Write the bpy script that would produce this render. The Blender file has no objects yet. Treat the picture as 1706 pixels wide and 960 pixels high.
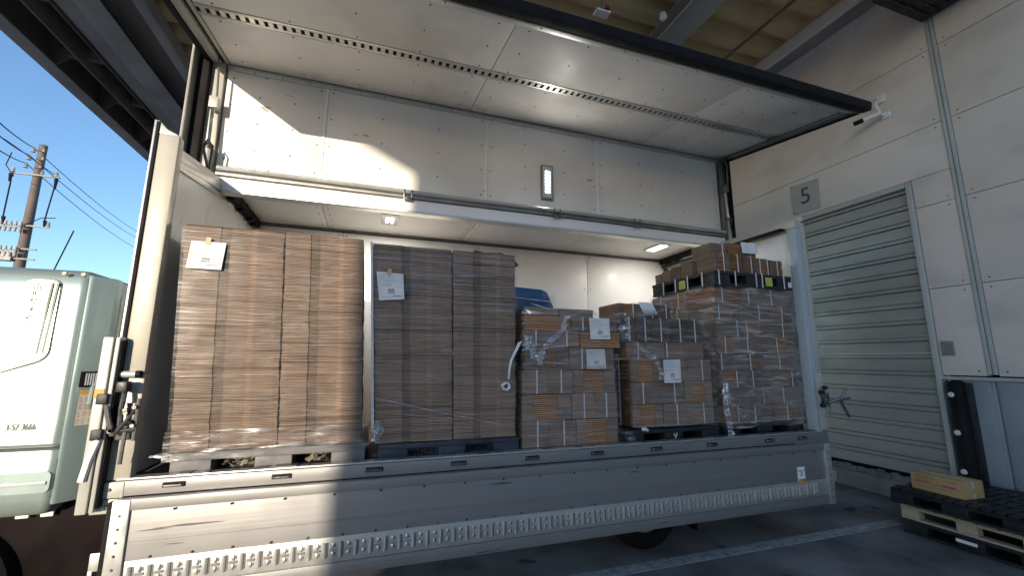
import bpy, bmesh, math, random
from mathutils import Vector, Matrix, noise
R = math.radians
sc = bpy.context.scene
COL = sc.collection
rnd = random.Random(7)

# ------------------------------------------------------------------ camera
cam_d = bpy.data.cameras.new("camera")
cam = bpy.data.objects.new("camera", cam_d)
COL.objects.link(cam)
sc.camera = cam
cam_d.sensor_width = 36
cam_d.lens = 699 / 1706 * 36
cam_d.clip_start = 0.05
cam_d.clip_end = 1500
_r = [[0.94750975, 0.05841354, 0.31434555],
      [-0.31969046, 0.15825284, 0.93421306],
      [0.00482462, -0.98566926, 0.16862037]]
cam.matrix_world = Matrix([[_r[i][0], -_r[i][1], -_r[i][2], (0, -3.47, 1.85)[i]] for i in range(3)] + [[0, 0, 0, 1]])

# ------------------------------------------------------------------ sky, sun, exposure
SUN_TRAVEL = Vector((0.466, 1.0, -0.16)).normalized()
sun_pos = -SUN_TRAVEL
elev = math.asin(sun_pos.z)
rot = math.atan2(sun_pos.x, sun_pos.y)
w = bpy.data.worlds.new("World")
sc.world = w
w.use_nodes = True
nt = w.node_tree
sky = nt.nodes.new("ShaderNodeTexSky")
sky.sky_type = 'NISHITA'
sky.sun_disc = False
sky.sun_elevation = elev
sky.sun_rotation = rot
sky.air_density = 1.0
sky.dust_density = 0.3
sky.ozone_density = 4.0
tint = nt.nodes.new("ShaderNodeMix"); tint.data_type = 'RGBA'; tint.blend_type = 'MULTIPLY'
tint.inputs[0].default_value = 1; tint.inputs[7].default_value = (1.16, .95, .86, 1)
nt.links.new(sky.outputs[0], tint.inputs[6]); nt.links.new(tint.outputs[2], nt.nodes["Background"].inputs[0])
nt.nodes["Background"].inputs[1].default_value = 0.15
sun_d = bpy.data.lights.new("sun", 'SUN')
sun_d.energy = 2.0
sun_d.angle = R(0.3)
sun_d.color = (1.0, 0.86, 0.68)
sun = bpy.data.objects.new("sun", sun_d)
COL.objects.link(sun)
sun.rotation_euler = SUN_TRAVEL.to_track_quat('-Z', 'Y').to_euler()
sc.view_settings.view_transform = 'Standard'
sc.view_settings.look = 'None'
sc.view_settings.gamma = 1
sc.view_settings.exposure = 1.42
sc.cycles.max_bounces = 8
sc.cycles.transparent_max_bounces = 16

# ------------------------------------------------------------------ materials
def M(name, col, rough=.5, metal=0., var=.1, vscale=2., col2=None, bump=0., bscale=30., stretch=(1, 1, 1),
      scratch=0., sth=.735, scol=(.05, .045, .04), sstretch=(.15, 1, 1), sscale=14., coat=0., attr=False, emit=0., streak=0., spec=.5, grime=0., gcol=(.1, .085, .07)):
    m = bpy.data.materials.new(name)
    m.use_nodes = True
    n = m.node_tree
    N = n.nodes; Lk = n.links.new
    b = N["Principled BSDF"]
    b.inputs["Roughness"].default_value = rough
    b.inputs["Metallic"].default_value = metal
    b.inputs["Specular IOR Level"].default_value = spec
    if coat:
        b.inputs["Coat Weight"].default_value = coat
        b.inputs["Coat Roughness"].default_value = .08
    geo = N.new("ShaderNodeNewGeometry")
    def noise_n(scale, st=(1, 1, 1), detail=4):
        mp = N.new("ShaderNodeMapping"); mp.inputs["Scale"].default_value = st
        Lk(geo.outputs["Position"], mp.inputs[0])
        t = N.new("ShaderNodeTexNoise"); t.inputs["Scale"].default_value = scale; t.inputs["Detail"].default_value = detail
        Lk(mp.outputs[0], t.inputs["Vector"])
        return t.outputs["Fac"]
    def mix(a, bb, fac, mode='MIX'):
        x = N.new("ShaderNodeMix"); x.data_type = 'RGBA'; x.blend_type = mode
        for s, v in ((x.inputs[6], a), (x.inputs[7], bb), (x.inputs[0], fac)):
            if isinstance(v, (int, float)): s.default_value = v
            elif isinstance(v, tuple): s.default_value = (*v, 1)
            else: Lk(v, s)
        return x.outputs[2]
    def ramp(src, lo, hi, a=0., c=1.):
        r = N.new("ShaderNodeMapRange"); r.inputs[1].default_value = lo; r.inputs[2].default_value = hi
        r.inputs[3].default_value = a; r.inputs[4].default_value = c
        Lk(src, r.inputs[0]); return r.outputs[0]
    c2 = col2 or tuple(max(0, x * (1 - 2 * var)) for x in col)
    base = mix(col, c2, ramp(noise_n(vscale, stretch, 5), .35, .65))
    if attr:
        a = N.new("ShaderNodeAttribute"); a.attribute_name = "Col"
        base = mix(base, a.outputs["Color"], 1., 'MULTIPLY')
    if streak:
        base = mix(base, tuple(x * (1 - streak) for x in col), ramp(noise_n(6, (.3, 1, 12), 3), .45, .7))
    if grime:
        base = mix(base, gcol, ramp(noise_n(1.3, (1, 1, 1.4), 8), .5, .8, 0, grime))
    if scratch:
        base = mix(base, scol, ramp(noise_n(sscale, sstretch, 2), sth, sth + .03, 0, scratch))
    Lk(base, b.inputs["Base Color"])
    Lk(ramp(noise_n(vscale * 3 + 1), .3, .7, max(.03, rough - .08), min(1, rough + .1)), b.inputs["Roughness"])
    if bump:
        bp = N.new("ShaderNodeBump"); bp.inputs["Strength"].default_value = bump; bp.inputs["Distance"].default_value = .01
        Lk(noise_n(bscale, stretch, 3), bp.inputs["Height"]); Lk(bp.outputs[0], b.inputs["Normal"])
    if emit:
        b.inputs["Emission Color"].default_value = (.85, .95, 1, 1); b.inputs["Emission Strength"].default_value = emit
    return m

def film_mat(name, lo, hi, white=.03, bump=.55, zs=7):
    m = bpy.data.materials.new(name); m.use_nodes = True
    n = m.node_tree; N = n.nodes; Lk = n.links.new
    N.remove(N["Principled BSDF"])
    out = N["Material Output"]
    geo = N.new("ShaderNodeNewGeometry")
    mp = N.new("ShaderNodeMapping"); mp.inputs["Scale"].default_value = (.9, .9, zs); mp.inputs["Rotation"].default_value = (0, R(9), 0)
    Lk(geo.outputs["Position"], mp.inputs[0])
    t = N.new("ShaderNodeTexNoise"); t.inputs["Scale"].default_value = 3.; t.inputs["Detail"].default_value = 4; t.inputs["Distortion"].default_value = .4
    Lk(mp.outputs[0], t.inputs["Vector"])
    bp = N.new("ShaderNodeBump"); bp.inputs["Strength"].default_value = bump; bp.inputs["Distance"].default_value = .02
    Lk(t.outputs["Fac"], bp.inputs["Height"])
    tr = N.new("ShaderNodeBsdfTransparent"); tr.inputs[0].default_value = (.97, .97, .97, 1)
    gl = N.new("ShaderNodeBsdfGlossy"); gl.inputs["Roughness"].default_value = .26
    di = N.new("ShaderNodeBsdfDiffuse"); di.inputs[0].default_value = (.85, .87, .9, 1)
    Lk(bp.outputs[0], gl.inputs["Normal"])
    mr = N.new("ShaderNodeMapRange"); mr.inputs[1].default_value = .50; mr.inputs[2].default_value = .70
    mr.inputs[3].default_value = lo; mr.inputs[4].default_value = hi
    Lk(t.outputs["Fac"], mr.inputs[0])
    a = N.new("ShaderNodeMixShader"); Lk(mr.outputs[0], a.inputs[0]); Lk(tr.outputs[0], a.inputs[1]); Lk(gl.outputs[0], a.inputs[2])
    t2 = N.new("ShaderNodeTexNoise"); t2.inputs["Scale"].default_value = 5.; t2.inputs["Detail"].default_value = 9; t2.inputs["Distortion"].default_value = 1.5
    mp2 = N.new("ShaderNodeMapping"); mp2.inputs["Scale"].default_value = (1, 1, 3.5); mp2.inputs["Rotation"].default_value = (0, R(-14), 0)
    Lk(geo.outputs["Position"], mp2.inputs[0]); Lk(mp2.outputs[0], t2.inputs["Vector"])
    m2 = N.new("ShaderNodeMapRange"); m2.inputs[1].default_value = .5; m2.inputs[2].default_value = .75
    m2.inputs[3].default_value = white * .4; m2.inputs[4].default_value = white * 4
    Lk(t2.outputs["Fac"], m2.inputs[0])
    c = N.new("ShaderNodeMixShader"); Lk(m2.outputs[0], c.inputs[0]); Lk(a.outputs[0], c.inputs[1]); Lk(di.outputs[0], c.inputs[2])
    Lk(c.outputs[0], out.inputs[0])
    return m

white_panel = M("white_panel", (.87, .84, .78), .42, var=.04, vscale=.9, scratch=.55, sscale=9, sstretch=(.35, .8, 1), grime=.22, gcol=(.36, .32, .26))
wing_panel_m = M("wing_panel", (.88, .84, .77), .45, var=.06, vscale=.8, scratch=.8, sscale=10, sstretch=(.22, 1, 1), grime=.5, gcol=(.30, .26, .21))
clean_white = M("clean_white", (.88, .87, .83), .38, var=.03, vscale=1.2)
alu = M("alu", (.62, .62, .58), .36, .65, var=.06, vscale=3, streak=.1)
alu_gate = M("alu_gate", (.29, .285, .275), .42, .45, var=.05, vscale=.9, streak=.12, scratch=.9, sth=.70, sscale=11, sstretch=(.14, 1, 2.2), bump=.06, bscale=8, stretch=(.08, 1, 4))
alu_dark = M("alu_dark", (.26, .25, .235), .42, .6, var=.15, vscale=4)
cream_paint = M("cream_paint", (.50, .49, .43), .35, .15, var=.05, vscale=2, grime=.2)
rubber = M("rubber", (.012, .011, .012), .7, var=.2, spec=.2)
mint = M("mint", (.37, .44, .395), .34, .45, var=.02, vscale=.7, coat=.7)
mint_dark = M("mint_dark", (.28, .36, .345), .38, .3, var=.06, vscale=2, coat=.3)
dark_plastic = M("dark_plastic", (.02, .021, .024), .45, var=.25, vscale=8)
black_frame = M("black_frame", (.013, .009, .009), .8, var=.3, spec=.1)
grey_pallet = M("grey_pallet", (.17, .165, .16), .55, var=.2, vscale=6, grime=.6, gcol=(.26, .23, .19))
blue_pallet = M("blue_pallet", (.045, .055, .075), .42, var=.2, vscale=6, grime=.25, gcol=(.12, .12, .12))
wood = M("wood", (.52, .42, .28), .7, var=.12, vscale=4, stretch=(1, .2, 4), bump=.2, bscale=20)
floor_wood = M("floor_wood", (.20, .11, .06), .6, var=.25, vscale=5, stretch=(.2, 1, 1), grime=.4)
card = M("card", (.40, .292, .215), .82, var=.1, vscale=6, attr=True, spec=.2)
card_plain = M("card_plain", (.42, .26, .12), .8, var=.08, vscale=5, spec=.25)
carton_m = M("carton_m", (.52, .34, .15), .75, var=.05, vscale=4, spec=.25)
strap_m = M("strap_m", (.75, .76, .78), .35, var=.05)
paper = M("paper", (.80, .79, .75), .7, var=.03)
ink = M("ink", (.10, .10, .12), .7)
ink_soft = M("ink_soft", (.36, .36, .38), .7)
letter_soft = M("letter_soft", (.16, .19, .14), .5)
magenta = M("magenta", (.45, .06, .20), .6)
yellow = M("yellow", (.72, .72, .10), .5)
orange_m = M("orange_m", (.80, .36, .02), .5)
blue_ink = M("blue_ink", (.10, .28, .50), .5)
tarp_blue = M("tarp_blue", (.015, .13, .30), .4, var=.15, vscale=5, bump=.5, bscale=8, stretch=(.4, 1, 3))
steel = M("steel", (.22, .21, .195), .32, .8, var=.25, vscale=14, grime=.3)
chrome = M("chrome", (.75, .74, .70), .15, 1., var=.05)
beam_m = M("beam_m", (.44, .43, .42), .55, .2, var=.12, vscale=1.5, grime=.2)
beam_brown = M("beam_brown", (.25, .20, .17), .6, .1, var=.15, vscale=1.5)
deck_m = M("deck_m", (.66, .48, .27), .75, var=.07, vscale=1.6, grime=.15)
wall_m = M("wall_m", (.84, .74, .655), .6, var=.04, vscale=.5, scratch=.5, scol=(.30,.27,.23), sscale=3, sstretch=(1, 3, .6), grime=.42, gcol=(.36, .33, .29), bump=.04, bscale=60)
batten_m = M("batten_m", (.56, .56, .53), .5, .1, var=.05)
clad_m = M("clad_m", (.33, .37, .40), .5, .1, var=.08, vscale=2, grime=.1)
shutter_m = M("shutter_m", (.49, .48, .445), .36, .4, var=.08, vscale=1.5, stretch=(1, .3, 3), grime=.3, gcol=(.28, .27, .23))
concrete = M("concrete", (.26, .25, .22), .85, var=.18, vscale=4, grime=.5, bump=.25, bscale=18)
asphalt = M("asphalt", (.25, .225, .21), .82, var=.32, vscale=1.2, bump=.5, bscale=160, scratch=.75, scol=(.012, .012, .013), sstretch=(.5, .9, 1), sscale=3.0, sth=.655)
lane_paint = M("lane_paint", (.42, .42, .40), .75, var=.22, vscale=14, scratch=.8, scol=(.09, .09, .09), sscale=30, sstretch=(1, 1, 1), bump=.3, bscale=150)
pole_m = M("pole_m", (.17, .135, .12), .8, var=.12)
glass_lens = M("glass_lens", (.8, .85, .88), .2, emit=5.)
glass_lens_dim = M("glass_lens_dim", (.8, .85, .88), .2, emit=2.0)
lens_plate = M("lens_plate", (.62, .64, .64), .25, var=.05)
red_m = M("red_m", (.35, .05, .06), .5)
facade_m = M("facade_m", (.78, .72, .63), .7, var=.06)
glassy = M("glassy", (.05, .07, .09), .1, spec=.8)
duct_m = M("duct_m", (.07, .07, .068), .6, .3, var=.4, vscale=6, stretch=(1, 4, 1), scratch=.7, scol=(.20, .2, .19), sscale=22, sstretch=(.2, 1, 1))
film_a = film_mat("film_a", .008, .028, .02, .10, 20)
film_b = film_mat("film_b", .02, .12, .012)
film_c = film_mat("film_c", .03, .60, .05)
film_d = film_mat("film_d", .02, .34, .03)
film_loose = film_mat("film_loose", .25, .85, .16)

# ------------------------------------------------------------------ mesh helpers
ORI = {}
def origin(o):
    return ORI.get(o.name, Vector((0, 0, 0))) if o else Vector((0, 0, 0))

class MB:
    def __init__(s, T=None):
        s.v = []; s.f = []; s.c = []; s.T = T
    def _add(s, vs, fs, col=None):
        k = len(s.v)
        for p in vs:
            p = Vector(p)
            s.v.append(s.T(*p) if s.T else p)
        for f in fs:
            s.f.append([i + k for i in f]); s.c.append(col)
    def box(s, x0, x1, y0, y1, z0, z1, col=None):
        if x0 > x1: x0, x1 = x1, x0
        if y0 > y1: y0, y1 = y1, y0
        if z0 > z1: z0, z1 = z1, z0
        s._add([(x0, y0, z0), (x1, y0, z0), (x1, y1, z0), (x0, y1, z0), (x0, y0, z1), (x1, y0, z1), (x1, y1, z1), (x0, y1, z1)],
               [(0, 3, 2, 1), (4, 5, 6, 7), (0, 1, 5, 4), (1, 2, 6, 5), (2, 3, 7, 6), (3, 0, 4, 7)], col)
        return s
    def prism(s, pts, ext, col=None):
        n = len(pts); e = Vector(ext)
        a = [Vector(p) for p in pts]
        nrm = Vector((0, 0, 0))
        for i in range(n): nrm += a[i].cross(a[(i + 1) % n])
        if nrm.dot(e) > 0: a.reverse()
        s._add(a + [p + e for p in a], [tuple(range(n)), tuple(range(2 * n - 1, n - 1, -1))] +
               [(i, i + n, (i + 1) % n + n, (i + 1) % n) for i in range(n)], col)
        return s
    def tube(s, pts, r, seg=8, r2=None, cap=True, col=None):
        pts = [Vector(p) for p in pts]
        rings = []
        vs = []
        up = None
        for i, p in enumerate(pts):
            d = (pts[min(i + 1, len(pts) - 1)] - pts[max(i - 1, 0)]).normalized()
            if up is None:
                up = d.orthogonal().normalized()
            up = (up - d * up.dot(d)).normalized()
            sd = d.cross(up)
            rr = r if r2 is None else r + (r2 - r) * i / (len(pts) - 1)
            for k in range(seg):
                a = 2 * math.pi * k / seg
                vs.append(p + up * math.cos(a) * rr + sd * math.sin(a) * rr)
        fs = []
        for i in range(len(pts) - 1):
            for k in range(seg):
                a = i * seg + k; b2 = i * seg + (k + 1) % seg
                fs.append((a, b2, b2 + seg, a + seg))
        if cap:
            fs.append(tuple(range(seg - 1, -1, -1))); o = (len(pts) - 1) * seg
            fs.append(tuple(range(o, o + seg)))
        s._add(vs, fs, col)
        return s
    def grid(s, fn, nu, nv, col=None):
        vs = [fn(i / nu, j / nv) for j in range(nv + 1) for i in range(nu + 1)]
        fs = [(j * (nu + 1) + i, j * (nu + 1) + i + 1, (j + 1) * (nu + 1) + i + 1, (j + 1) * (nu + 1) + i) for j in range(nv) for i in range(nu)]
        s._add(vs, fs, col)
        return s
    def build(s, name, mat, parent=None, bevel=0, kind=None, label=None, smooth=True, base=None):
        me = bpy.data.meshes.new(name)
        n = len(s.v)
        if base is None:
            lo = Vector((min(p[i] for p in s.v) for i in range(3))); hi = Vector((max(p[i] for p in s.v) for i in range(3)))
            o0 = (lo + hi) / 2
            o0.z = lo.z if parent is None else o0.z
        else:
            o0 = Vector(base)
        me.from_pydata([p - o0 for p in s.v], [], s.f)
        if any(c is not None for c in s.c):
            at = me.color_attributes.new("Col", 'FLOAT_COLOR', 'CORNER')
            buf = []
            for f, c in zip(s.f, s.c):
                c = c or (1, 1, 1)
                buf += [c[0], c[1], c[2], 1.] * len(f)
            at.data.foreach_set("color", buf)
        if bevel:
            bm = bmesh.new(); bm.from_mesh(me)
            ed = [e for e in bm.edges if len(e.link_faces) == 2 and e.calc_face_angle(0) > R(30)]
            bmesh.ops.bevel(bm, geom=ed, offset=bevel, segments=2, affect='EDGES', profile=.6, clamp_overlap=True)
            bm.to_mesh(me); bm.free()
        if smooth:
            me.shade_smooth(); me.set_sharp_from_angle(angle=R(32))
        me.materials.append(mat)
        o = bpy.data.objects.new(name, me)
        COL.objects.link(o)
        o.parent = parent
        o.location = o0 - origin(parent)
        ORI[o.name] = o0
        if kind: o["kind"] = kind
        if label: o["label"] = label
        return o

def thing(name, label, cat, loc, group=None):
    o = bpy.data.objects.new(name, None); COL.objects.link(o)
    o.empty_display_size = .1
    o.location = loc; ORI[o.name] = Vector(loc)
    o["label"] = label; o["category"] = cat
    if group: o["group"] = group
    return o
def tag(o, label, cat, group=None):
    o["label"] = label; o["category"] = cat
    if group: o["group"] = group
    return o
def clone(o, off, parent='same'):
    c = o.copy(); COL.objects.link(c)
    c.location = Vector(o.location) + Vector(off)
    if parent != 'same': c.parent = parent
    ORI[c.name] = ORI[o.name] + Vector(off)
    return c
def bx(name, mat, parent, x0, x1, y0, y1, z0, z1, **k):
    return MB().box(x0, x1, y0, y1, z0, z1).build(name, mat, parent, **k)

def text(body, name, mat, parent, loc, size, facing='-y', depth=.002, rz=0., xs=1.):
    cu = bpy.data.curves.new(name, 'FONT'); cu.body = body; cu.size = size; cu.extrude = depth / 2
    cu.align_x = 'CENTER'; cu.align_y = 'CENTER'
    tmp = bpy.data.objects.new("tmp_text", cu); COL.objects.link(tmp)
    dg = bpy.context.evaluated_depsgraph_get()
    me = bpy.data.meshes.new_from_object(tmp.evaluated_get(dg))
    bpy.data.objects.remove(tmp); bpy.data.curves.remove(cu)
    if facing == '-y': rm = Matrix(((1, 0, 0), (0, 0, -1), (0, 1, 0)))
    else: rm = Matrix(((0, 0, -1), (-1, 0, 0), (0, 1, 0)))
    z = Matrix.Rotation(rz, 3, 'Z')
    for v in me.vertices:
        p = v.co.copy(); p.x *= xs
        v.co = rm @ (z @ p)
    me.materials.clear(); me.materials.append(mat)
    o = bpy.data.objects.new(name, me); COL.objects.link(o)
    o.parent = parent; o.location = Vector(loc) - origin(parent); ORI[o.name] = Vector(loc)
    return o

def rivets(pts, normal, r, name, mat, parent, T=None):
    m = MB(T)
    for p in pts:
        p = Vector(p); n = Vector(normal)
        m.tube([p, p + n * r * .5], r, 6, r * .6)
    return m.build(name, mat, parent, kind="stuff")

# ------------------------------------------------------------------ ground
g = bx("ground", asphalt, None, -400, 400, -400, 400, -.5, 0, smooth=False); g["kind"] = "structure"
yd = bx("bounce_pavement", M("bounce_pavement", (.60, .56, .50), .85, var=.1, vscale=.6, grime=.3), None, -60, 60, -60, -1.9, -.02, .006, smooth=False); yd["kind"] = "structure"  # unseen pale paving added to bounce light up under the wing
lm = MB(); lm.box(-6, 5.95, .03, .17, -.02, .004)
ln = lm.build("ground_line", lane_paint, None, smooth=False); ln["kind"] = "structure"

# ------------------------------------------------------------------ warehouse wall (x = 7)
WX = 7.0
wh = thing("warehouse", "pale panelled warehouse wall with a grey roller shutter, to the right of the truck", "warehouse", (7.2, 0, 0))
joints = [1.68, 2.80, 3.92, 5.00, 6.06, 7.12, 8.2]
bat = [-11.5, -6.0, -.5, 5.6, 11.1, 16.0]
def wpanel(y0, y1, z0, z1):
    if y1 - y0 < .02: return
    bx("wall_panel", wall_m, wh, WX, WX + .11, y0 + .004, y1 - .004, z0 + .004, z1 - .004, bevel=.003)
SY0, SY1, SZ0, SZ1 = .03, 2.95, .36, 4.24
for i in range(len(bat) - 1):
    for j in range(len(joints) - 1):
        a, b2, z0, z1 = bat[i] + .045, bat[i + 1] - .045, joints[j], joints[j + 1]
        if i == 2 and z0 < 4:
            wpanel(a, SY0 - .06, z0, min(z1, 4.332)); wpanel(SY1 + .06, b2, z0, min(z1, 4.332))
        else:
            wpanel(a, b2, z0, z1)
wpanel(-.455, 5.555, 4.332, 5.0)
for b2 in bat[1:-1]:
    f = bx("batten", batten_m, wh, WX - .018, WX + .05, b2 - .042, b2 - .006, 1.70, 8.2, bevel=.004)
    clone(f, (0, .046, 0))
bx("wall_core", black_frame, wh, WX + .13, WX + .3, -11.5, SY0 - .06, 0, 8.2)
bx("wall_core", black_frame, wh, WX + .13, WX + .3, SY1 + .06, 16, 0, 8.2)
bx("wall_core", black_frame, wh, WX + .13, WX + .3, SY0 - .06, SY1 + .06, 4.3, 8.2)
bx("base_trim", batten_m, wh, WX - .03, WX + .06, -11.5, -.02, 1.625, 1.668, bevel=.004)
bx("base_trim", batten_m, wh, WX - .03, WX + .06, SY1 + .07, 16, 1.625, 1.668, bevel=.004)
cl = MB()
cl.box(WX, WX + .06, 0, .30, .02, 1.62)
cl.box(WX - .016, WX, .03, .28, .02, 1.62)
c0 = cl.build("cladding_panel", clad_m, wh, bevel=.004, base=(WX, 0, 0))
c0.location.y = -.5
ORI[c0.name] = Vector((WX, -.5, 0))
for k in range(1, 20):
    clone(c0, (0, -.307 * k, 0))
for k in range(10):
    clone(c0, (0, 3.6 + .307 * k, 0))
# door sill and concrete kerb below the shutter
kb = MB(); kb.box(WX - .07, WX + .3, SY0 + .02, 16, 0, .235)
kb.build("concrete_kerb", concrete, wh, bevel=.02)
kb = MB()
for k in range(34):
    y = SY0 + .06 + k * .088
    d = .05 * rnd.random()
    kb.box(WX - .045 + d, WX + .2, y, y + .086, .236, .30 + .035 * rnd.random())
kb.build("worn_sill", concrete, wh, bevel=.006, kind="stuff", label="dark chipped sill under the shutter")
bx("dark_sill_gap", black_frame, wh, WX + .02, WX + .25, SY0, SY1, .236, .352)
fx = []
for y in (-5.9, -5.6, -.62, -.38, 5.5, 5.7):
    for j in range(len(joints) - 1):
        for dz in (.06, joints[j + 1] - joints[j] - .06): fx.append((WX - .001, y, joints[j] + dz))
rivets(fx, (-1, 0, 0), .011, "panel_screws", steel, wh)
# shutter
sh = MB()
prof = [(.05, 0), (.05, .148), (.095, .149), (.095, .165), (.036, .168), (.036, .208), (.085, .214), (.085, .2285), (.10, .2285), (.10, 0)]
sh.prism([(WX + a, SY0, b2) for a, b2 in prof], (0, SY1 - SY0, 0))
s0 = sh.build("shutter_slat", shutter_m, wh, base=(WX, SY0, 0))
s0.location.z = .355; ORI[s0.name] = Vector((WX, SY0, .355))
for k in range(1, 17): clone(s0, (0, 0, .2295 * k))
for (a, b2) in ((SY0 - .055, SY0 + .004), (SY1 - .004, SY1 + .055)):
    bx("shutter_jamb", batten_m, wh, WX - .035, WX + .12, a, b2, .3, 4.315, bevel=.006)
bx("shutter_head", batten_m, wh, WX - .04, WX + .1, SY0 + .005, SY1 - .005, 4.245, 4.32, bevel=.006)
for (y, z) in ((2.32, 3.25), (2.05, 2.62), (2.4, 2.2)):
    m = MB(); m.box(WX - .0, WX + .05, y, y + .05, z, z + .10)
    m.build("shutter_latch", steel, wh, bevel=.008)

# bumper pipe with round reflectors
bu = thing("bumper_post", "black vertical rubber bumper post with white bolt caps, right of the shutter", "bumper", (6.93, -.2, 0))
m = MB(); m.tube([(6.90, -.19, 0), (6.90, -.19, 1.61)], .075, 14); m.build("post", rubber, bu)
m = MB(); m.box(6.93, 6.99, -.31, -.07, 0, 1.60); m.build("backing", dark_plastic, bu, bevel=.01)
m = MB(); m.tube([(6.83, -.165, 0), (6.812, -.16, 0)], .033, 12, .028)
c1 = m.build("bolt_cap", paper, bu, base=(6.83, -.165, 0)); c1.location.z = .55; ORI[c1.name] = Vector((6.83, -.165, .55))
clone(c1, (0, 0, .45)); clone(c1, (0, 0, .90))

# number sign
sg = thing("number_sign", "square beige sign with a black 5 above the shutter", "sign", (6.97, 1.42, 4.4))
m = MB(); m.prism([(6.975, 1.67, 4.40), (6.975, 1.68, 4.93), (6.975, 1.19, 4.89), (6.975, 1.20, 4.38)], (.015, 0, 0))
m.build("sign_plate", M("sign_plate", (.52, .50, .44), .35, var=.05), sg, bevel=.003)
text("5", "digit", ink, sg, (6.972, 1.42, 4.655), .40, '-x', .004)
m = MB()
for (y, z) in ((1.65, 4.43), (1.22, 4.42), (1.65, 4.90), (1.21, 4.86)): m.tube([(6.974, y, z), (6.966, y, z)], .010, 8)
m.build("fixing_screws", steel, sg, kind="stuff")
# notice plate
npz = thing("notice_plate", "small square notice plate on the wall right of the shutter", "notice", (6.98, -.12, 1.92))
m = MB(); m.box(6.978, 6.992, -.19, -.065, 1.93, 2.11); m.build("plate", M("notice_grey", (.33, .32, .28), .45), npz, bevel=.002)
m = MB()
for k in range(7):
    for q_ in range(4):
        if rnd.random() < .75: m.box(6.9755, 6.979, -.18 + q_ * .028, -.18 + q_ * .028 + .018, 1.945 + k * .022, 1.952 + k * .022)
m.build("print", ink, npz, kind="stuff")
m = MB(); m.tube([(6.992, -.10, 2.15), (6.975, -.10, 2.15)], .014, 8); m.build("hook", paper, npz)

# security camera
sec = thing("security_camera", "white bullet camera with black front on the wall beside the wing tip", "security camera", (6.9, .17, 5.4))
m = MB(); m.box(6.955, 6.998, .10, .20, 5.63, 5.75); m.build("junction_box", clean_white, sec, bevel=.006)
m = MB(); m.tube([(6.95, .16, 5.66), (6.90, .18, 5.63), (6.88, .17, 5.56), (6.90, .14, 5.44)], .016, 8); m.build("cable", clean_white, sec)
m = MB(); m.tube([(6.998, .13, 5.42), (6.97, .13, 5.42)], .06, 16, .05); m.build("wall_mount", clean_white, sec)
m = MB(); m.tube([(6.97, .13, 5.42), (6.90, .17, 5.44), (6.86, .21, 5.43)], .018, 8); m.build("arm", clean_white, sec)
m = MB(); m.tube([(6.90, .14, 5.445), (6.75, .31, 5.385)], .030, 14); m.build("body", clean_white, sec)
m = MB(); m.tube([(6.76, .30, 5.389), (6.69, .375, 5.36)], .034, 14); m.build("lens_hood", rubber, sec)

# ------------------------------------------------------------------ canopy
cp = thing("canopy", "grey steel canopy with tan folded roof deck over the truck bay", "canopy", (0, 4, 7))
pt_ = .50
Y0_ = -2.6
prof = [(0, 0), (.20, 0), (.29, .17), (.41, .17), (.50, 0.0)]
up_ = [(y, z + .004) for y, z in reversed(prof)]
m = MB(); m.prism([(-3.7, y, z) for y, z in prof + up_], (10.6, 0, 0))
d0 = m.build("roof_fold", deck_m, cp, base=(-3.7, 0, 0), smooth=False)
d0.location = Vector((-3.7, -2.6, 7.33)) - origin(cp); ORI[d0.name] = Vector((-3.7, -2.6, 7.33))
bx("edge_soffit", beam_brown, cp, -5.6, -3.7, Y0_, 16, 7.66, 7.70)
for k in range(1, 37): clone(d0, (0, .5 * k, 0))
Y0, Y1 = -2.6, 16.0
def ibeam_y(xc, w_, z0, z1, mat, name="beam", mat2=None, tf=.022):
    m = MB(); m.box(xc - w_ / 2, xc + w_ / 2, Y0, Y1, z0, z0 + tf); m.build("beam_flange", mat, cp, bevel=.003)
    m = MB(); m.box(xc - w_ / 2, xc + w_ / 2, Y0, Y1, z1 - tf, z1); m.build("beam_flange", mat, cp, bevel=.003)
    m = MB(); m.box(xc - .008, xc + .008, Y0, Y1, z0 + tf, z1 - tf); m.build("beam_web", mat2 or mat, cp)
# fascia beam (left edge) with stiffeners
ibeam_y(-5.68, .26, 6.95, 7.92, beam_m, mat2=beam_brown)
st = MB(); st.box(-5.672, -5.56, -.006, .006, 6.975, 7.89)
st.box(-5.56, -4.80, -.05, .05, 7.18, 7.32)
st.prism([(-5.56, -.006, 7.18), (-5.56, -.006, 6.98), (-5.35, -.006, 7.18)], (0, .012, 0))
b0 = st.build("bracket", beam_brown, cp, base=(-5.6, 0, 7))
ORI[b0.name] = Vector((-5.6, -1.8, 7)); b0.location = ORI[b0.name] - origin(cp)
for k in range(1, 12): clone(b0, (0, 1.45 * k, 0))
for k in range(12):
    bx("web_plate", beam_brown, cp, -5.16, -5.12, Y0 + .01 + 1.45 * k, Y0 + 1.44 + 1.45 * k, 7.02, 7.652, bevel=.008)
bx("rear_web", beam_brown, cp, -4.86, -4.84, Y0, Y1, 7.12, 7.652)
# main longitudinal beams
ibeam_y(-4.22, .38, 7.0, 7.32, beam_m, mat2=beam_brown)
bx("beam_flange", beam_m, cp, -4.80, -4.52, Y0, Y1, 7.16, 7.20)
bx("beam_web", beam_brown, cp, -4.02, -3.62, Y0, Y1, 7.22, 7.30)
bx("beam_flange", beam_m, cp, -3.62, -3.46, Y0, Y1, 7.06, 7.32, bevel=.004)
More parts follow.
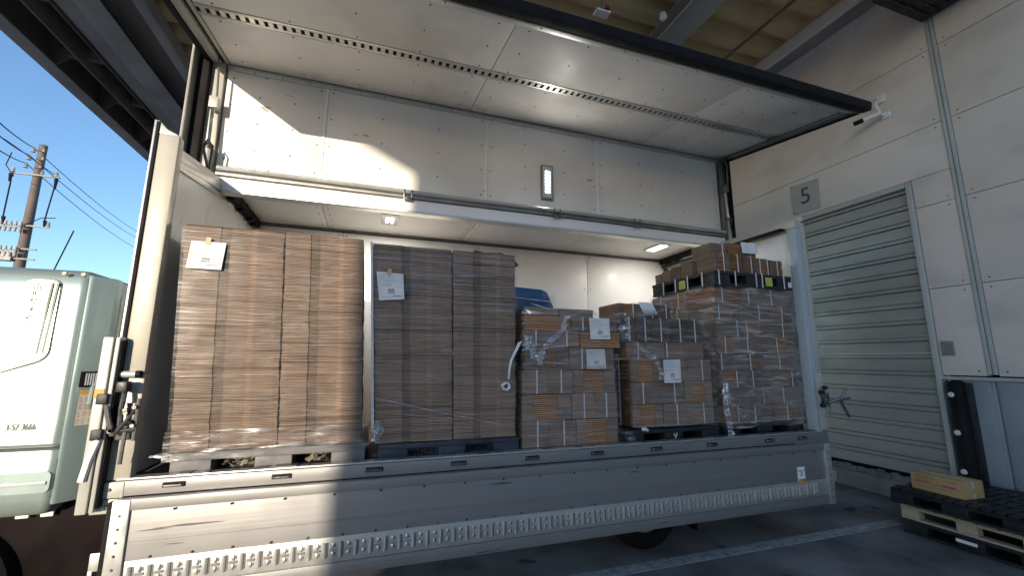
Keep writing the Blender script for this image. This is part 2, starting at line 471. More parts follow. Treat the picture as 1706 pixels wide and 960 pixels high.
# right-hand beam and wall channel
ibeam_y(4.40, .40, 7.0, 7.32, beam_m)
m = MB(); m.tube([(4.12, Y0, 6.97), (4.12, Y1, 6.97)], .016, 8); m.build("conduit", cream_paint, cp)
m = MB(); m.box(6.62, 6.98, Y0, Y1, 7.20, 7.31); m.build("wall_channel", beam_m, cp, bevel=.006)
m = MB(); m.box(6.56, 6.618, Y0, Y1, 7.12, 7.325); m.build("wall_channel", wall_m, cp, bevel=.006)
# transverse joints of deck (tie bar)
for yb in (-2.55, 15.5):
    bx("cross_beam", beam_m, cp, -5.6, 6.9, yb, yb + .2, 6.85, 6.99, bevel=.01)
m = MB(); m.box(5.85, 5.89, Y0, Y1, 7.300, 7.326); m.build("deck_seam", beam_brown, cp)
# columns, out of frame
for (x, y) in ((4.4, 15.6),):
    bx("column", beam_m, cp, x - .12, x + .12, y - .12, y + .12, 0, 6.84, bevel=.01)
# sensor + rope + duct
sn = MB(); sn.tube([(3.89, 1.04, 6.99), (3.89, 1.04, 6.93)], .05, 14); sn.tube([(3.89, 1.04, 6.93), (3.89, 1.04, 6.88)], .06, 14, .03)
tag(sn.build("smoke_sensor", clean_white, None), "small round white sensor beneath the grey canopy beam", "sensor")
rp = thing("hanging_rod", "thin rod with a white plate hanging from the canopy above the wing edge", "rod", (2.86, 1.0, 6.1))
m = MB(); m.tube([(2.60, .62, 7.33), (2.62, .70, 6.34)], .010, 6); m.build("rod", beam_brown, rp)
m = MB(); m.box(2.52, 2.72, .64, .76, 6.30, 6.325); m.build("plate", paper, rp, bevel=.004)
m = MB(); m.tube([(2.70, .70, 6.40), (2.70, .70, 6.46)], .04, 10, .02); m.build("red_knob", red_m, rp)
dk = thing("overhead_unit", "dark scuffed metal duct box hanging above the wall batten", "duct", (6.4, -.9, 6.45))
bx("housing", duct_m, dk, 5.95, 6.96, -1.5, -.45, 6.46, 6.9, bevel=.02)
m = MB()
for k in range(9): m.box(6.05, 6.88, -1.42 + k * .105, -1.40 + k * .105, 6.435, 6.459)
m.build("louvres", duct_m, dk, kind="stuff")
for (x, y) in ((6.1, -1.3), (6.1, -.6), (6.8, -1.3), (6.8, -.6)):
    m = MB(); m.tube([(x, y, 6.9), (x, y, 7.33)], .012, 6); m.build("hanger", beam_m, dk)

# ------------------------------------------------------------------ added building out of view, placed and sized to cast the shade
yb = thing("shade_building", "added pale building block behind the camera, out of view, casting the shade", "warehouse", (10, -29, 0))
bx("facade", facade_m, yb, -11.82, 34, -34, -25, 0, 11.0)
m = MB(); m.prism([(-12.9, -25.05, 9.2), (-12.9, -25.05, 8.62), (-12.2, -25.05, 8.30), (-11.82, -25.05, 8.12), (-11.82, -25.05, 9.2)], (0, -3, 0)); m.build("shade_bracket", facade_m, yb)  # slanted underside shaped to give the cast shade its sloping corner
for k in range(6):
    bx("window", glassy, yb, -3 + k * 5, -1 + k * 5, -25.02, -24.96, 6, 7.5)
    bx("dock_door", shutter_m, yb, -3.5 + k * 5, -.5 + k * 5, -25.02, -24.95, 0, 3.6)

# ------------------------------------------------------------------ TRUCK
tk = thing("box_truck", "mint green cab truck with white wing body open on this side", "truck", (1, 1, 0))
FZ = 1.05
XL, XR = -1.45, 4.72
# floor and chassis
bx("cargo_floor", floor_wood, tk, XL, XR, .03, 2.36, FZ - .06, FZ, bevel=.003)
bx("underframe", dark_plastic, tk, -1.4, 4.7, .5, 1.8, .62, FZ - .07, bevel=.01)
for x in [-.9 + .75 * k for k in range(8)]:
    bx("cross_member", dark_plastic, tk, x, x + .07, .05, 2.3, .80, FZ - .065)
er = bx("floor_edge", alu_gate, tk, -1.52, 4.80, -.045, .028, .995, 1.085, bevel=.006)
bx("edge_cap", alu, er, -1.45, 4.72, -.04, .05, 1.088, 1.10, bevel=.003)
for x in (-1.14, -.52, .09, .72, 1.34, 1.95, 2.57, 3.21, 3.95, 4.41):
    rp_ = bx("lashing_recess", rubber, er, x - .062, x + .062, -.052, -.040, 1.030, 1.062, bevel=.004)
    m = MB(); m.tube([(x - .05, -.052, 1.046), (x - .045, -.066, 1.046), (x + .045, -.066, 1.046), (x + .05, -.052, 1.046)], .010, 8)
    m.build("lashing_bar", steel, er)
# scuffed lip bits on floor edge
m = MB()
for k in range(30):
    x = rnd.uniform(-1.3, 4.6); m.box(x, x + rnd.uniform(.03, .16), -.03, .045, 1.1005, 1.104 + .004 * rnd.random())
m.build("chipped_lip", alu_dark, er, kind="stuff")
# drop side gate
gt = bx("drop_side_gate", alu_gate, tk, -1.38, 4.70, -.095, -.047, .39, .991, bevel=.004)
bx("top_rail", alu_gate, gt, -1.38, 4.70, -.107, -.094, .925, .990, bevel=.004)
bx("mid_rib", alu_gate, gt, -1.32, 4.64, -.099, -.094, .735, .742)
bx("lower_rail", alu_gate, gt, -1.38, 4.70, -.104, -.094, .39, .470, bevel=.003)
for (a, b2) in ((-1.42, -1.33), (4.63, 4.71)):
    bx("end_cap", alu, gt, a, b2, -.113, -.05, .385, .988, bevel=.005)
bx("rubber_edge", rubber, gt, -1.445, -1.421, -.11, -.05, .385, .98, bevel=.004)
bx("track_plate", alu, gt, -1.32, 4.62, -.101, -.094, .478, .635, bevel=.002)
m = MB(); d = MB()
n_ = int((4.60 + 1.30) / .0985)
for k in range(n_):
    x = -1.29 + k * .0985
    m.tube([(x, -.103, .508), (x, -.103, .606)], .0125, 8)
    m.tube([(x + .050, -.101, .516), (x + .050, -.104, .522), (x + .050, -.104, .538), (x + .050, -.101, .544)], .0085, 6)
    m.tube([(x + .050, -.101, .570), (x + .050, -.104, .576), (x + .050, -.104, .592), (x + .050, -.101, .598)], .0085, 6)
    m.tube([(x + .030, -.101, .557), (x + .036, -.104, .557), (x + .064, -.104, .557), (x + .070, -.101, .557)], .0085, 6)
    d.box(x + .015, x + .021, -.1035, -.1012, .512, .602); d.box(x + .062, x + .070, -.1035, -.1012, .520, .540); d.box(x + .062, x + .070, -.1035, -.1012, .574, .594)  # thin dark strips paint the shaded right side of the ribs
m.build("track_ribs", alu, gt, kind="stuff"); d.build("rib_shade", alu_dark, gt, kind="stuff")
rivets([(-1.1 + .31 * k, -.108, .915) for k in range(19)], (0, -1, 0), .008, "gate_rivets", black_frame, gt)
rivets([(-1.2 + .22 * k, -.102, .648) for k in range(27)] + [(-1.375, -.114, .45 + .075 * k) for k in range(7)] + [(4.67, -.114, .45 + .075 * k) for k in range(7)],
       (0, -1, 0), .009, "gate_rivets", steel, gt)
bx("gate_back", alu_gate, gt, -1.32, 4.64, -.060, -.05, .45, .95)
sk = bx("warning_sticker", clean_white, gt, 4.225, 4.325, -.0985, -.0945, .625, .775)
bx("orange_band", orange_m, sk, 4.228, 4.322, -.1005, -.0986, .628, .660)
m = MB(); m.prism([(4.25, -.1005, .73), (4.262, -.1005, .735), (4.30, -.1005, .708), (4.26, -.1005, .685), (4.252, -.1005, .690), (4.28, -.1005, .708)], (0, .0018, 0)); m.build("tick_mark", blue_ink, sk)
for (x) in (-1.46, 4.75):
    m = MB(); m.box(x - .035, x + .03, -.10, -.085, .60, .70); m.box(x - .035, x - .012, -.10, -.085, .53, .61)
    m.build("gate_hook", alu, gt, bevel=.005)

post_cream = M("post_cream", (.44, .41, .33), .4, .1, var=.05, vscale=2, grime=.15)
# front (left) post with channel, seal and latch
fp = bx("front_post", post_cream, tk, -1.513, -1.388, -.035, .05, 1.75, 3.44, bevel=.012)
m = MB(); m.prism([(-1.545, -.03, 3.44), (-1.39, -.03, 3.44), (-1.47, -.03, 3.48), (-1.525, -.03, 3.54), (-1.545, -.03, 3.54)], (0, .08, 0)); m.build("post_cap", cream_paint, fp, bevel=.006)
bx("post_seal", rubber, fp, -1.534, -1.5145, -.04, .03, .95, 3.53, bevel=.008)
bx("post_trim", alu, fp, -1.551, -1.5355, -.035, .03, .95, 3.54, bevel=.006)
bx("lower_post", post_cream, fp, -1.508, -1.385, -.03, .05, 1.09, 1.745, bevel=.008)
m = MB(); m.tube([(-1.51, -.06, 1.745), (-1.40, -.06, 1.745)], .022, 10); m.build("post_bar", cream_paint, fp)
m = MB(); m.tube([(-1.42, -.06, 1.745), (-1.395, -.06, 1.745)], .0235, 10); m.build("bar_end", rubber, fp)
bx("hinge_bracket", cream_paint, fp, -1.54, -1.40, -.05, .03, .99, 1.082, bevel=.005)
bx("hinge_bracket", cream_paint, fp, -1.56, -1.40, -.04, .03, .90, .982, bevel=.005)
rivets([(-1.52, -.05, 1.04), (-1.47, -.05, 1.04), (-1.48, -.04, .94)], (0, -1, 0), .012, "bracket_bolts", steel, fp)
# folding corner guard channel
cg = MB()
gx = lambda z: -1.60 + .0 * z
cg.box(-1.590, -1.535, -.13, -.10, .93, 1.98); cg.box(-1.590, -1.570, -.10, -.04, .93, 1.98); cg.box(-1.532, -1.508, -.115, -.04, .93, 1.98)
cgo = cg.build("corner_guard", cream_paint, tk, bevel=.008)
bx("guard_seal", rubber, cgo, -1.507, -1.500, -.10, -.04, .95, 1.96)
bx("orange_reflector", orange_m, cgo, -1.588, -1.540, -.1325, -.1295, 1.60, 1.66)
# latch assembly on lower post
def latch(x, z, s, parent, flip=1):
    la = bx("gate_latch", steel, parent, x - .055 * s, x + .055 * s, -.060, -.032, z - .12 * s, z + .12 * s, bevel=.006)
    def t(p, r, mt=steel, nm="latch_lever"):
        m = MB(); m.tube([(x + a * s * flip, -.06 - b_ * s, z + c_ * s) for a, b_, c_ in p], r * s, 8); m.build(nm, mt, la)
    t([(-.01, .02, .24), (-.005, .05, .1), (0, .05, -.02)], .016)
    t([(-.10, .05, .16), (-.06, .06, .02), (-.03, .05, -.08)], .016, alu_dark)
    t([(.07, .02, .12), (.03, .06, 0), (-.03, .05, -.08)], .013)
    t([(.03, .04, -.05), (.035, .06, -.16), (.03, .05, -.26)], .013, alu_dark)
    t([(-.10, .04, -.06), (.08, .04, -.05)], .016)
    t([(.075, .03, .15), (.08, .04, -.12)], .012, alu_dark)
    for k in range(7):
        a = rnd.uniform(-.07, .08); c_ = rnd.uniform(-.09, .1)
        t([(a, .02, c_), (a, .075, c_)], .013, [steel, alu_dark, rubber][k % 3], "latch_pin")
    for (a, c_) in ((-.01, .23), (-.105, .155), (-.105, -.07)):
        m = MB(); m.box(x + (a - .03) * s * flip, x + (a + .03) * s * flip, -.06 - .085 * s, -.06 - .01 * s, z + (c_ - .035) * s, z + (c_ + .035) * s)
        m.build("latch_grip", dark_plastic, la, bevel=.01)
    return la
latch(-1.445, 1.45, .95, tk)
m = MB(); m.tube([(-1.535, -.12, 1.36), (-1.56, -.135, 1.24), (-1.575, -.14, 1.12)], .020, 8); m.build("strap_stub", clean_white, tk)

# front wall of the box
fw = MB(); fw.prism([(-1.53, .05, FZ), (-1.53, 2.38, FZ), (-1.53, 2.38, 3.60), (-1.53, 1.16, 3.60), (-1.53, .05, 3.42)], (.06, 0, 0))
fwo = fw.build("front_wall", M("front_wall", (.86, .83, .76), .34, .0, var=.05, vscale=1, grime=.25, gcol=(.40, .33, .27), scratch=.5), tk)
for k, (za, zb) in enumerate(((3.36, 3.33), (3.30, 3.285))):
    m = MB(); m.prism([(-1.465, .06, za - .0 * k), (-1.465, 1.2, za + .175), (-1.465, 1.2, zb + .12), (-1.465, .06, zb - .03)], (.012, 0, 0)); m.build("wall_trim", alu, fwo, bevel=.004)
bx("corner_trim", alu, fwo, -1.47, -1.44, 2.32, 2.36, FZ, 3.52)
m = MB(); m.box(-1.53, -1.462, .06, 2.36, FZ, FZ + .02); m.build("wall_foot", alu_dark, fwo)

# far side wall
fs = bx("far_wall", alu_dark, tk, -1.53, 4.80, 2.405, 2.44, FZ - .05, 3.6)
seams = [-1.46, -.42, 1.40, 3.24, 4.72]
for a, b2 in zip(seams[:-1], seams[1:]):
    bx("wall_panel", clean_white, fs, a + .004, b2 - .004, 2.385, 2.404, FZ, 3.515, bevel=.002)
rv = []
for a in seams[1:-1]:
    for s_ in (-.05, .05):
        for k in range(5): rv.append((a + s_, 2.384, 1.4 + .52 * k))
for a, b2 in zip(seams[:-1], seams[1:]):
    for k in range(4): rv.append(((a + b2) / 2, 2.384, 1.5 + .6 * k))
rivets(rv, (0, -1, 0), .009, "wall_rivets", steel, fs)
# ceiling of the far roof half
ce = bx("roof_far_half", alu, tk, -1.62, 4.90, 1.13, 2.45, 3.61, 3.65)
seams = [-1.50, -.60, 1.19, 2.76, 4.74]
for a, b2 in zip(seams[:-1], seams[1:]):
    bx("ceiling_panel", clean_white, ce, a + .004, b2 - .004, 1.20, 2.36, 3.555, 3.58, bevel=.002)
bx("ceiling_trim", alu_dark, ce, -1.5, 4.74, 2.362, 2.384, 3.53, 3.575)
rivets([(a + s_, 1.35 + .22 * k, 3.554) for a in seams[1:-1] for s_ in (-.06, .06) for k in range(5)] + [(-1.2 + .3 * k, 2.33, 3.554) for k in range(20)],
       (0, 0, -1), .009, "ceiling_rivets", steel, ce)
for x in (.15, 4.07):
    lo = bx("ceiling_lamp", lens_plate, ce, x - .10, x + .10, 1.50, 1.90, 3.538, 3.553, bevel=.006)
    if x < 1:
        bx("lamp_tube", glass_lens_dim, lo, x - .045, x - .012, 1.60, 1.80, 3.528, 3.5375)
        bx("lamp_tube", glass_lens_dim, lo, x + .012, x + .045, 1.60, 1.80, 3.528, 3.5375)
    else:
        bx("lamp_lens", glass_lens_dim, lo, x - .07, x + .07, 1.54, 1.86, 3.528, 3.5375)
def lamp_light(nm, loc, rot, sx, sy, power):
    d = bpy.data.lights.new(nm, 'AREA'); d.shape = 'RECTANGLE'; d.size = sx; d.size_y = sy; d.energy = power; d.color = (1.0, .95, .88)
    o = bpy.data.objects.new(nm, d); COL.objects.link(o); o.location = loc; o.rotation_euler = rot
lamp_light("ceiling_lamp_light", (.15, 1.70, 3.522), (0, 0, 0), .12, .3, 8)
lamp_light("ceiling_lamp_light", (4.07, 1.60, 3.522), (0, 0, 0), .12, .3, 5.5)
lamp_light("roof_lamp_light", (2.015, 1.095, 4.05), (R(-90), 0, 0), .10, .36, 2.4)
# dark gaskets along the end walls
def ragged(x, parent):
    m = MB()
    for k in range(14):
        y = 1.18 + k * .085
        h = .05 + .05 * rnd.random()
        m.box(x - .03, x + .03 + .01 * rnd.random(), y, y + .088, 3.552 - h - .02, 3.552)
    return m.build("gasket", rubber, parent, bevel=.004)
ragged(-1.42, ce); ragged(4.66, ce)

# central roof beam
rb = bx("roof_beam", clean_white, tk, -1.52, 4.78, 1.09, 1.19, 3.47, 3.60, bevel=.006)
bx("beam_lip", alu_dark, rb, -1.52, 4.78, 1.055, 1.155, 3.605, 3.64, bevel=.008)
m = MB(); m.tube([(-1.5, 1.06, 3.672), (4.76, 1.06, 3.672)], .026, 10); m.build("hinge_tube", alu, rb)
bx("beam_foot", alu, rb, -1.52, 4.78, 1.075, 1.20, 3.445, 3.468, bevel=.004)
bx("beam_top", alu, rb, -1.52, 4.78, 1.10, 1.185, 3.66, 3.72, bevel=.006)
for x in (.31, 2.10, 3.26):
    h = MB(); h.box(x - .05, x + .05, 1.035, 1.052, 3.575, 3.63); h.box(x - .05, x - .032, 1.03, 1.07, 3.60, 3.695); h.box(x + .032, x + .05, 1.03, 1.07, 3.60, 3.695)
    h.build("hinge_block", steel, rb, bevel=.006)

# standing roof half (vertical)
sr = bx("roof_near_half", cream_paint, tk, -1.66, 4.96, 1.195, 1.25, 3.73, 4.93)
seams = [-1.55, -.60, 1.22, 2.76, 4.80]
for a, b2 in zip(seams[:-1], seams[1:]):
    bx("roof_panel", white_panel, sr, a + .004, b2 - .004, 1.17, 1.192, 3.735, 4.845, bevel=.002)
for a in seams[1:-1]:
    bx("joint_strip", clean_white, sr, a - .012, a + .012, 1.160, 1.1695, 3.735, 4.845)
rv = []
for a in seams[1:-1]:
    for s_ in (-.06, .06):
        for k in range(4): rv.append((a + s_, 1.169, 3.80 + .32 * k))
for a, b2 in zip(seams[:-1], seams[1:]):
    for f in (.33, .68):
        for k in range(3): rv.append((a + (b2 - a) * f, 1.169, 3.95 + .3 * k))
rv += [(-1.49, 1.169, 3.82 + .3 * k) for k in range(4)] + [(-1.45 + .12 * k, 1.169, 3.75) for k in range(4)]
rv += [(4.73, 1.169, 3.82 + .22 * k) for k in range(5)]
rivets(rv, (0, -1, 0), .010, "roof_rivets", steel, sr)
bx("hinge_trim", alu, sr, -1.55, 4.88, 1.150, 1.1695, 4.792, 4.842, bevel=.003)
rivets([(-1.3 + .26 * k, 1.149, 4.80 + s_) for k in range(24) for s_ in (0, .022)], (0, -1, 0), .007, "trim_rivets", steel, sr)
lf = bx("roof_lamp", alu_dark, sr, 1.935, 2.095, 1.135, 1.1695, 3.835, 4.30, bevel=.008)
bx("lamp_frame", lens_plate, lf, 1.950, 2.080, 1.128, 1.136, 3.86, 4.28, bevel=.006)
for k in range(7):
    bx("lamp_diode", glass_lens, lf, 1.985, 2.045, 1.121, 1.1275, 3.925 + k * .043, 3.955 + k * .043, bevel=.004)
# end frames, cylinders
for x, nm in ((-1.62, 'L'), (4.87, 'R')):
    ef = bx("end_frame", cream_paint if nm == 'L' else alu_dark, sr, x - .055, x + .055, 1.13, 1.20, 3.50, 4.93, bevel=.006)
    if nm == 'L': bx("frame_seal", rubber, ef, -1.775, -1.737, 1.08, 1.25, 3.45, 4.97, bevel=.006)
    bx("frame_seal", rubber, ef, *( (-1.735, -1.677) if nm == 'L' else (4.927, 4.955)), 1.06, 1.20, 3.42, 4.97, bevel=.008)
    xx = -1.585 if nm == 'L' else 4.815
    cy = MB(); cy.tube([(xx, 1.04, 3.48), (xx, 1.04, 3.86)], .036, 12); cyo = cy.build("lift_cylinder", cream_paint if nm == 'L' else alu_dark, tk)
    m = MB(); m.tube([(xx, 1.04, 3.86), (xx - .01, 1.05, 4.30)], .016, 10); m.build("piston_rod", chrome, cyo)
    m = MB(); m.tube([(xx, 1.04, 3.84), (xx, 1.04, 3.89)], .043, 12); m.build("cylinder_collar", steel, cyo)
    m = MB(); m.box(xx - .045, xx + .035, 1.02, 1.10, 4.28, 4.40); m.build("rod_bracket", cream_paint if nm == 'L' else steel, cyo, bevel=.01)
    m = MB(); m.tube([(xx + .03, 1.0, 3.62), (xx - .03, .99, 3.84), (xx + .01, .98, 3.92), (xx + .05, .99, 3.86), (xx + .04, 1.0, 3.66), (xx + .06, 1.02, 3.46)], .009, 8); m.build("hydraulic_hose", rubber, cyo)
    m = MB(); m.tube([(xx + .02, 1.02, 4.4), (xx + .01, 1.0, 4.7), (xx - .02, 1.05, 4.85)], .010, 8); m.build("hydraulic_pipe", alu_dark, cyo)
    m = MB(); m.box(xx - .06, xx + .07, .99, 1.10, 3.40, 3.48); m.box(xx - .01, xx + .04, .97, 1.0, 3.33, 3.44); m.build("cylinder_foot", steel, cyo, bevel=.01)
# front end plate standing beside the wing
ep = MB(); ep.box(-1.80, -1.778, .98, 1.36, 3.52, 4.99); epo = ep.build("end_plate", M("plate_grey", (.40, .43, .38), .35, .3), sr, bevel=.006)
m = MB(); m.tube([(-1.79, .975, 3.52), (-1.79, .975, 4.99), (-1.79, 1.36, 5.0)], .013, 8); m.build("plate_edge", cream_paint, epo)

# open wing (side panel folded out to the horizontal)
AL = math.atan(.15)
def W(x, s, t):
    return Vector((x, 1.17 - s * math.cos(AL) - t * math.sin(AL) * 1, 4.87 - s * math.sin(AL) + t * math.cos(AL)))
def wb(name, mat, parent, x0, x1, s0, s1, t0, t1, **k):
    return MB(W).box(x0, x1, s0, s1, t0, t1).build(name, mat, parent, **k)
wg = wb("wing_side", cream_paint, tk, -1.72, 4.98, .0, 1.93, .012, .045)
seams = [-1.53, 1.0, 3.46, 4.84]
for a, b2 in zip(seams[:-1], seams[1:]):
    wb("wing_panel", wing_panel_m, wg, a + .004, b2 - .004, .02, .842, -.008, .010, bevel=.002)
    wb("wing_panel", wing_panel_m, wg, a + .004, b2 - .004, 1.002, 1.79, -.008, .010, bevel=.002)
wb("track_back", rubber, wg, -1.53, 4.70, .845, .999, .0, .011)
for (a, b2) in ((.845, .886), (.958, .999)):
    wb("track_flange", alu, wg, -1.53, 4.70, a, b2, -.014, -.001, bevel=.003)
m = MB(W)
k = 0
x = -1.50
while x < 4.68:
    m.box(x, x + .040, .886, .958, -.012, -.002); x += .072
m.build("track_rungs", alu, wg, kind="stuff")
rv = []
for a, b2 in zip(seams[:-1], seams[1:]):
    for f in (.06, .28, .5, .72, .94):
        for s_ in (.12, .45, .80, 1.04, 1.38, 1.72): rv.append((a + (b2 - a) * f + rnd.uniform(-.02, .02), s_, -.008))
rivets(rv, (0, 0, -1), .010, "wing_rivets", steel, wg, T=W)
wb("outer_rail", alu, wg, -1.70, 4.98, 1.795, 1.86, -.035, .011, bevel=.006)
wb("rail_lip", alu_dark, wg, -1.70, 4.98, 1.862, 1.885, -.05, .03, bevel=.004)
m = MB(W); m.box(-1.74, 5.0, 1.888, 1.985, -.05, .05); m.build("rubber_edge", rubber, wg, bevel=.02)
wb("front_rail", cream_paint, wg, -1.68, -1.60, .01, 1.79, -.035, .010, bevel=.006)
wb("front_strip", cream_paint, wg, -1.566, -1.534, .01, 1.79, -.02, .010, bevel=.004)
wb("front_gap", rubber, wg, -1.598, -1.568, .01, 1.79, .0, .009)
wb("front_seal", rubber, wg, -1.735, -1.685, -.03, 1.88, -.05, .03, bevel=.012)
wb("rear_rail", alu_dark, wg, 4.845, 4.935, -.02, 1.79, -.04, .010, bevel=.006)
wb("rear_seal", rubber, wg, 4.938, 4.975, -.04, 1.88, -.055, .03, bevel=.012)
m = MB(W)
for (x, s_) in ((-.9, .0),):
    m.box(x, x + .01, .0, .01, 0, .01)
rvx = [( -1.2 + .8 * k, 1.83, -.036) for k in range(8)]
rivets(rvx, (0, 0, -1), .009, "rail_screws", steel, wg, T=W)

# rear door frame
pr = bx("rear_post", M("post_white", (.46, .52, .54), .35, .1, var=.04), tk, 4.655, 4.75, -.03, .07, 1.10, 3.40, bevel=.008)
bx("post_side", alu, pr, 4.752, 4.82, -.035, .07, 1.10, 3.47, bevel=.006)
bx("post_foot", cream_paint, pr, 4.70, 4.80, -.05, -.036, 1.12, 1.72, bevel=.004)
hd = bx("rear_header", cream_paint, tk, 4.68, 4.80, -.02, 2.38, 3.41, 3.52, bevel=.008)
bx("header_slot", rubber, hd, 4.60, 4.68, .10, 2.3, 3.40, 3.425)
bx("header_lip", alu, hd, 4.80, 4.84, -.02, 2.38, 3.50, 3.56, bevel=.006)
dr = bx("rear_door", clean_white, tk, 4.745, 4.80, .08, 2.38, FZ, 3.40, bevel=.004)
bx("door_trim", alu_dark, dr, 4.735, 4.7445, 2.30, 2.37, FZ, 3.40)
latch(4.775, 1.42, .62, tk)
m = MB(); m.tube([(4.78, -.10, 1.40), (4.88, -.18, 1.46), (4.93, -.2, 1.56)], .014, 8); m.tube([(4.79, -.1, 1.42), (4.88, -.19, 1.44), (4.94, -.22, 1.46)], .012, 8)
m.tube([(4.86, -.18, 1.42), (4.93, -.2, 1.26)], .016, 8); m.build("handle_levers", steel, tk)
for z in (3.2, 2.35):
    bx("door_hinge", steel, dr, 4.825, 4.85, -.02, .05, z, z + .10, bevel=.008)
bx("rear_bumper_bar", dark_plastic, tk, 4.70, 4.82, .2, 2.2, .6, .75, bevel=.02)

# wheels
def wheel(x, y, r, w_, parent):
    m = MB()
    prof = [(0, r * .60), (0.0, r * .9), (.03, r * .985), (.06, r), (w_ - .06, r), (w_ - .03, r * .985), (w_, r * .9), (w_, r * .6)]
    seg = 36
    vs = []; fs = []
    for i in range(seg):
        a = 2 * math.pi * i / seg
        for (t, rr) in prof: vs.append((x + math.cos(a) * rr, y + t, r + math.sin(a) * rr))
    n = len(prof)
    for i in range(seg):
        j = (i + 1) % seg
        for k in range(n - 1): fs.append((i * n + k, j * n + k, j * n + k + 1, i * n + k + 1))
    m._add(vs, fs)
    t = m.build("wheel", rubber, parent)
    q_ = MB(); q_.tube([(x, y + .03, r), (x, y + w_ - .03, r)], r * .61, 28); q_.build("rim", alu, t)
    q_ = MB(); q_.tube([(x, y - .01, r), (x, y + .04, r)], r * .2, 16); q_.build("hub", steel, t)
for (x, y) in ((2.72, .36), (2.72, .64), (2.72, 1.6), (2.72, 1.88)): wheel(x, y, .40, .24, tk)
wheel(-2.40, .10, .44, .26, tk); wheel(-2.62, 1.9, .44, .26, tk)
bx("fuel_tank", dark_plastic, tk, -1.35, -.5, .45, .95, .30, .88, bevel=.04)
bx("battery_box", dark_plastic, tk, -1.38, -.2, .42, .5, .25, .9, bevel=.02)
bx("mud_shade_flap", black_frame, tk, -2.14, -1.40, .20, .23, .03, .99, bevel=.005)  # wide dark sheet added to stand in for the shade below the cab
bx("under_shade_box", black_frame, tk, -2.1, -.6, .26, 1.1, .05, .9, bevel=.02)  # black box added to hide lit ground and keep this area dark
bx("mud_shade_flap", black_frame, tk, 3.30, 3.33, .36, .95, .12, .8, bevel=.005)
bx("rear_guard", dark_plastic, tk, 3.9, 4.2, .3, .6, .25, .7, bevel=.02)

# cab
def rrect(x0, x1, y0, y1, r, n=7):
    pts = []
    for cx, cy, a0 in ((x1 - r, y0 + r, -90), (x1 - r, y1 - r, 0), (x0 + r, y1 - r, 90), (x0 + r, y0 + r, 180)):
        for i in range(n + 1):
            a = R(a0 + 90 * i / n)
            pts.append((cx + math.cos(a) * r, cy + math.sin(a) * r))
    return pts
def loft(rings, name, mat, parent):
    m = MB(); vs = []; n = None
    for (x0, x1, y0, y1, r, z) in rings:
        p = rrect(x0, x1, y0, y1, r); n = len(p); vs += [(a, b2, z) for a, b2 in p]
    fs = [(i * n + k, i * n + (k + 1) % n, (i + 1) * n + (k + 1) % n, (i + 1) * n + k) for i in range(len(rings) - 1) for k in range(n)]
    fs.append(tuple(range(n - 1, -1, -1))); o = (len(rings) - 1) * n; fs.append(tuple(range(o, o + n)))
    m._add(vs, fs)
    return m.build(name, mat, parent)
CY = .03
def ring(ins, z, r=.045): return (-3.55 + ins, -1.79 - ins * .6, CY + ins, 2.25 - ins, r, z)
cab = loft([ring(.012, 1.300), ring(0, 1.32), ring(.002, 1.42), ring(0, 1.6), ring(.010, 2.0), ring(.022, 2.30), ring(.035, 2.37), ring(.06, 2.41), ring(.11, 2.435), ring(.3, 2.455)], "cab", mint, tk)
loft([ring(.05, .90), ring(.015, .93), ring(-.012, 1.0), ring(-.014, 1.22), ring(.0, 1.28), ring(.03, 1.295)], "lower_skirt", mint, cab)
loft([ring(.03, 1.2945), ring(.03, 1.301)], "skirt_gap", rubber, cab)
# crease line below the flank, fixed side window cover
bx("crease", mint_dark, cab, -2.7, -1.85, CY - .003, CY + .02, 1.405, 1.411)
def side_y(z): return CY + (.010 * (z - 1.6) / .4 if z < 2.0 else .010 + .012 * (z - 2.0) / .3)
def poly_round(pts, r, n=5):
    out = []
    N_ = len(pts)
    for i in range(N_):
        p = Vector(pts[i]); a = (Vector(pts[i - 1]) - p).normalized(); b2 = (Vector(pts[(i + 1) % N_]) - p).normalized()
        s = p + a * r; e = p + b2 * r
        for k in range(n + 1):
            t = k / n; out.append((1 - t) ** 2 * s + 2 * t * (1 - t) * p + t * t * e)
    return out
def side_poly(pts, off, th, name, mat):
    m = MB(); n = len(pts)
    f_ = [(p[0], side_y(p[1]) - off, p[1]) for p in pts]; b_ = [(p[0], side_y(p[1]) - off + th, p[1]) for p in pts]
    m._add(f_ + b_, [tuple(range(n)), tuple(range(2 * n - 1, n - 1, -1))] + [(i, i + n, (i + 1) % n + n, (i + 1) % n) for i in range(n)])
    return m.build(name, mat, cab)
outer = [(-1.922, 1.834), (-1.932, 2.358), (-2.129, 2.358), (-2.252, 1.709)]
inner = [(-1.930, 1.845), (-1.940, 2.350), (-2.122, 2.350), (-2.24, 1.72)]
side_poly(poly_round(outer, .07), .003, .012, "window_gasket", M("gasket_grey", (.10, .15, .13), .6))
sw = side_poly(poly_round(inner, .062), .010, .012, "side_window_cover", mint)
for i, ch in enumerate("山形県米沢市"):
    text(ch, "lettering", letter_soft, sw, (-2.052 - .002 * i, side_y(2.3 - .047 * i) - .013, 2.298 - .048 * i), .048, '-y', .002, xs=.85)
for dx in (0, .028):
    m = MB(); m.prism([(-1.985 + dx, side_y(2.2) - .014, 2.33), (-1.973 + dx, side_y(2.2) - .014, 2.33), (-1.980 + dx, side_y(2.0) - .013, 1.87), (-1.992 + dx, side_y(2.0) - .013, 1.87)], (0, .006, 0)); m.build("stripe", letter_soft, sw)
text("3-57-3666", "phone_lettering", letter_soft, cab, (-1.995, CY - .003, 1.425), .052, '-y', .002, xs=.66)
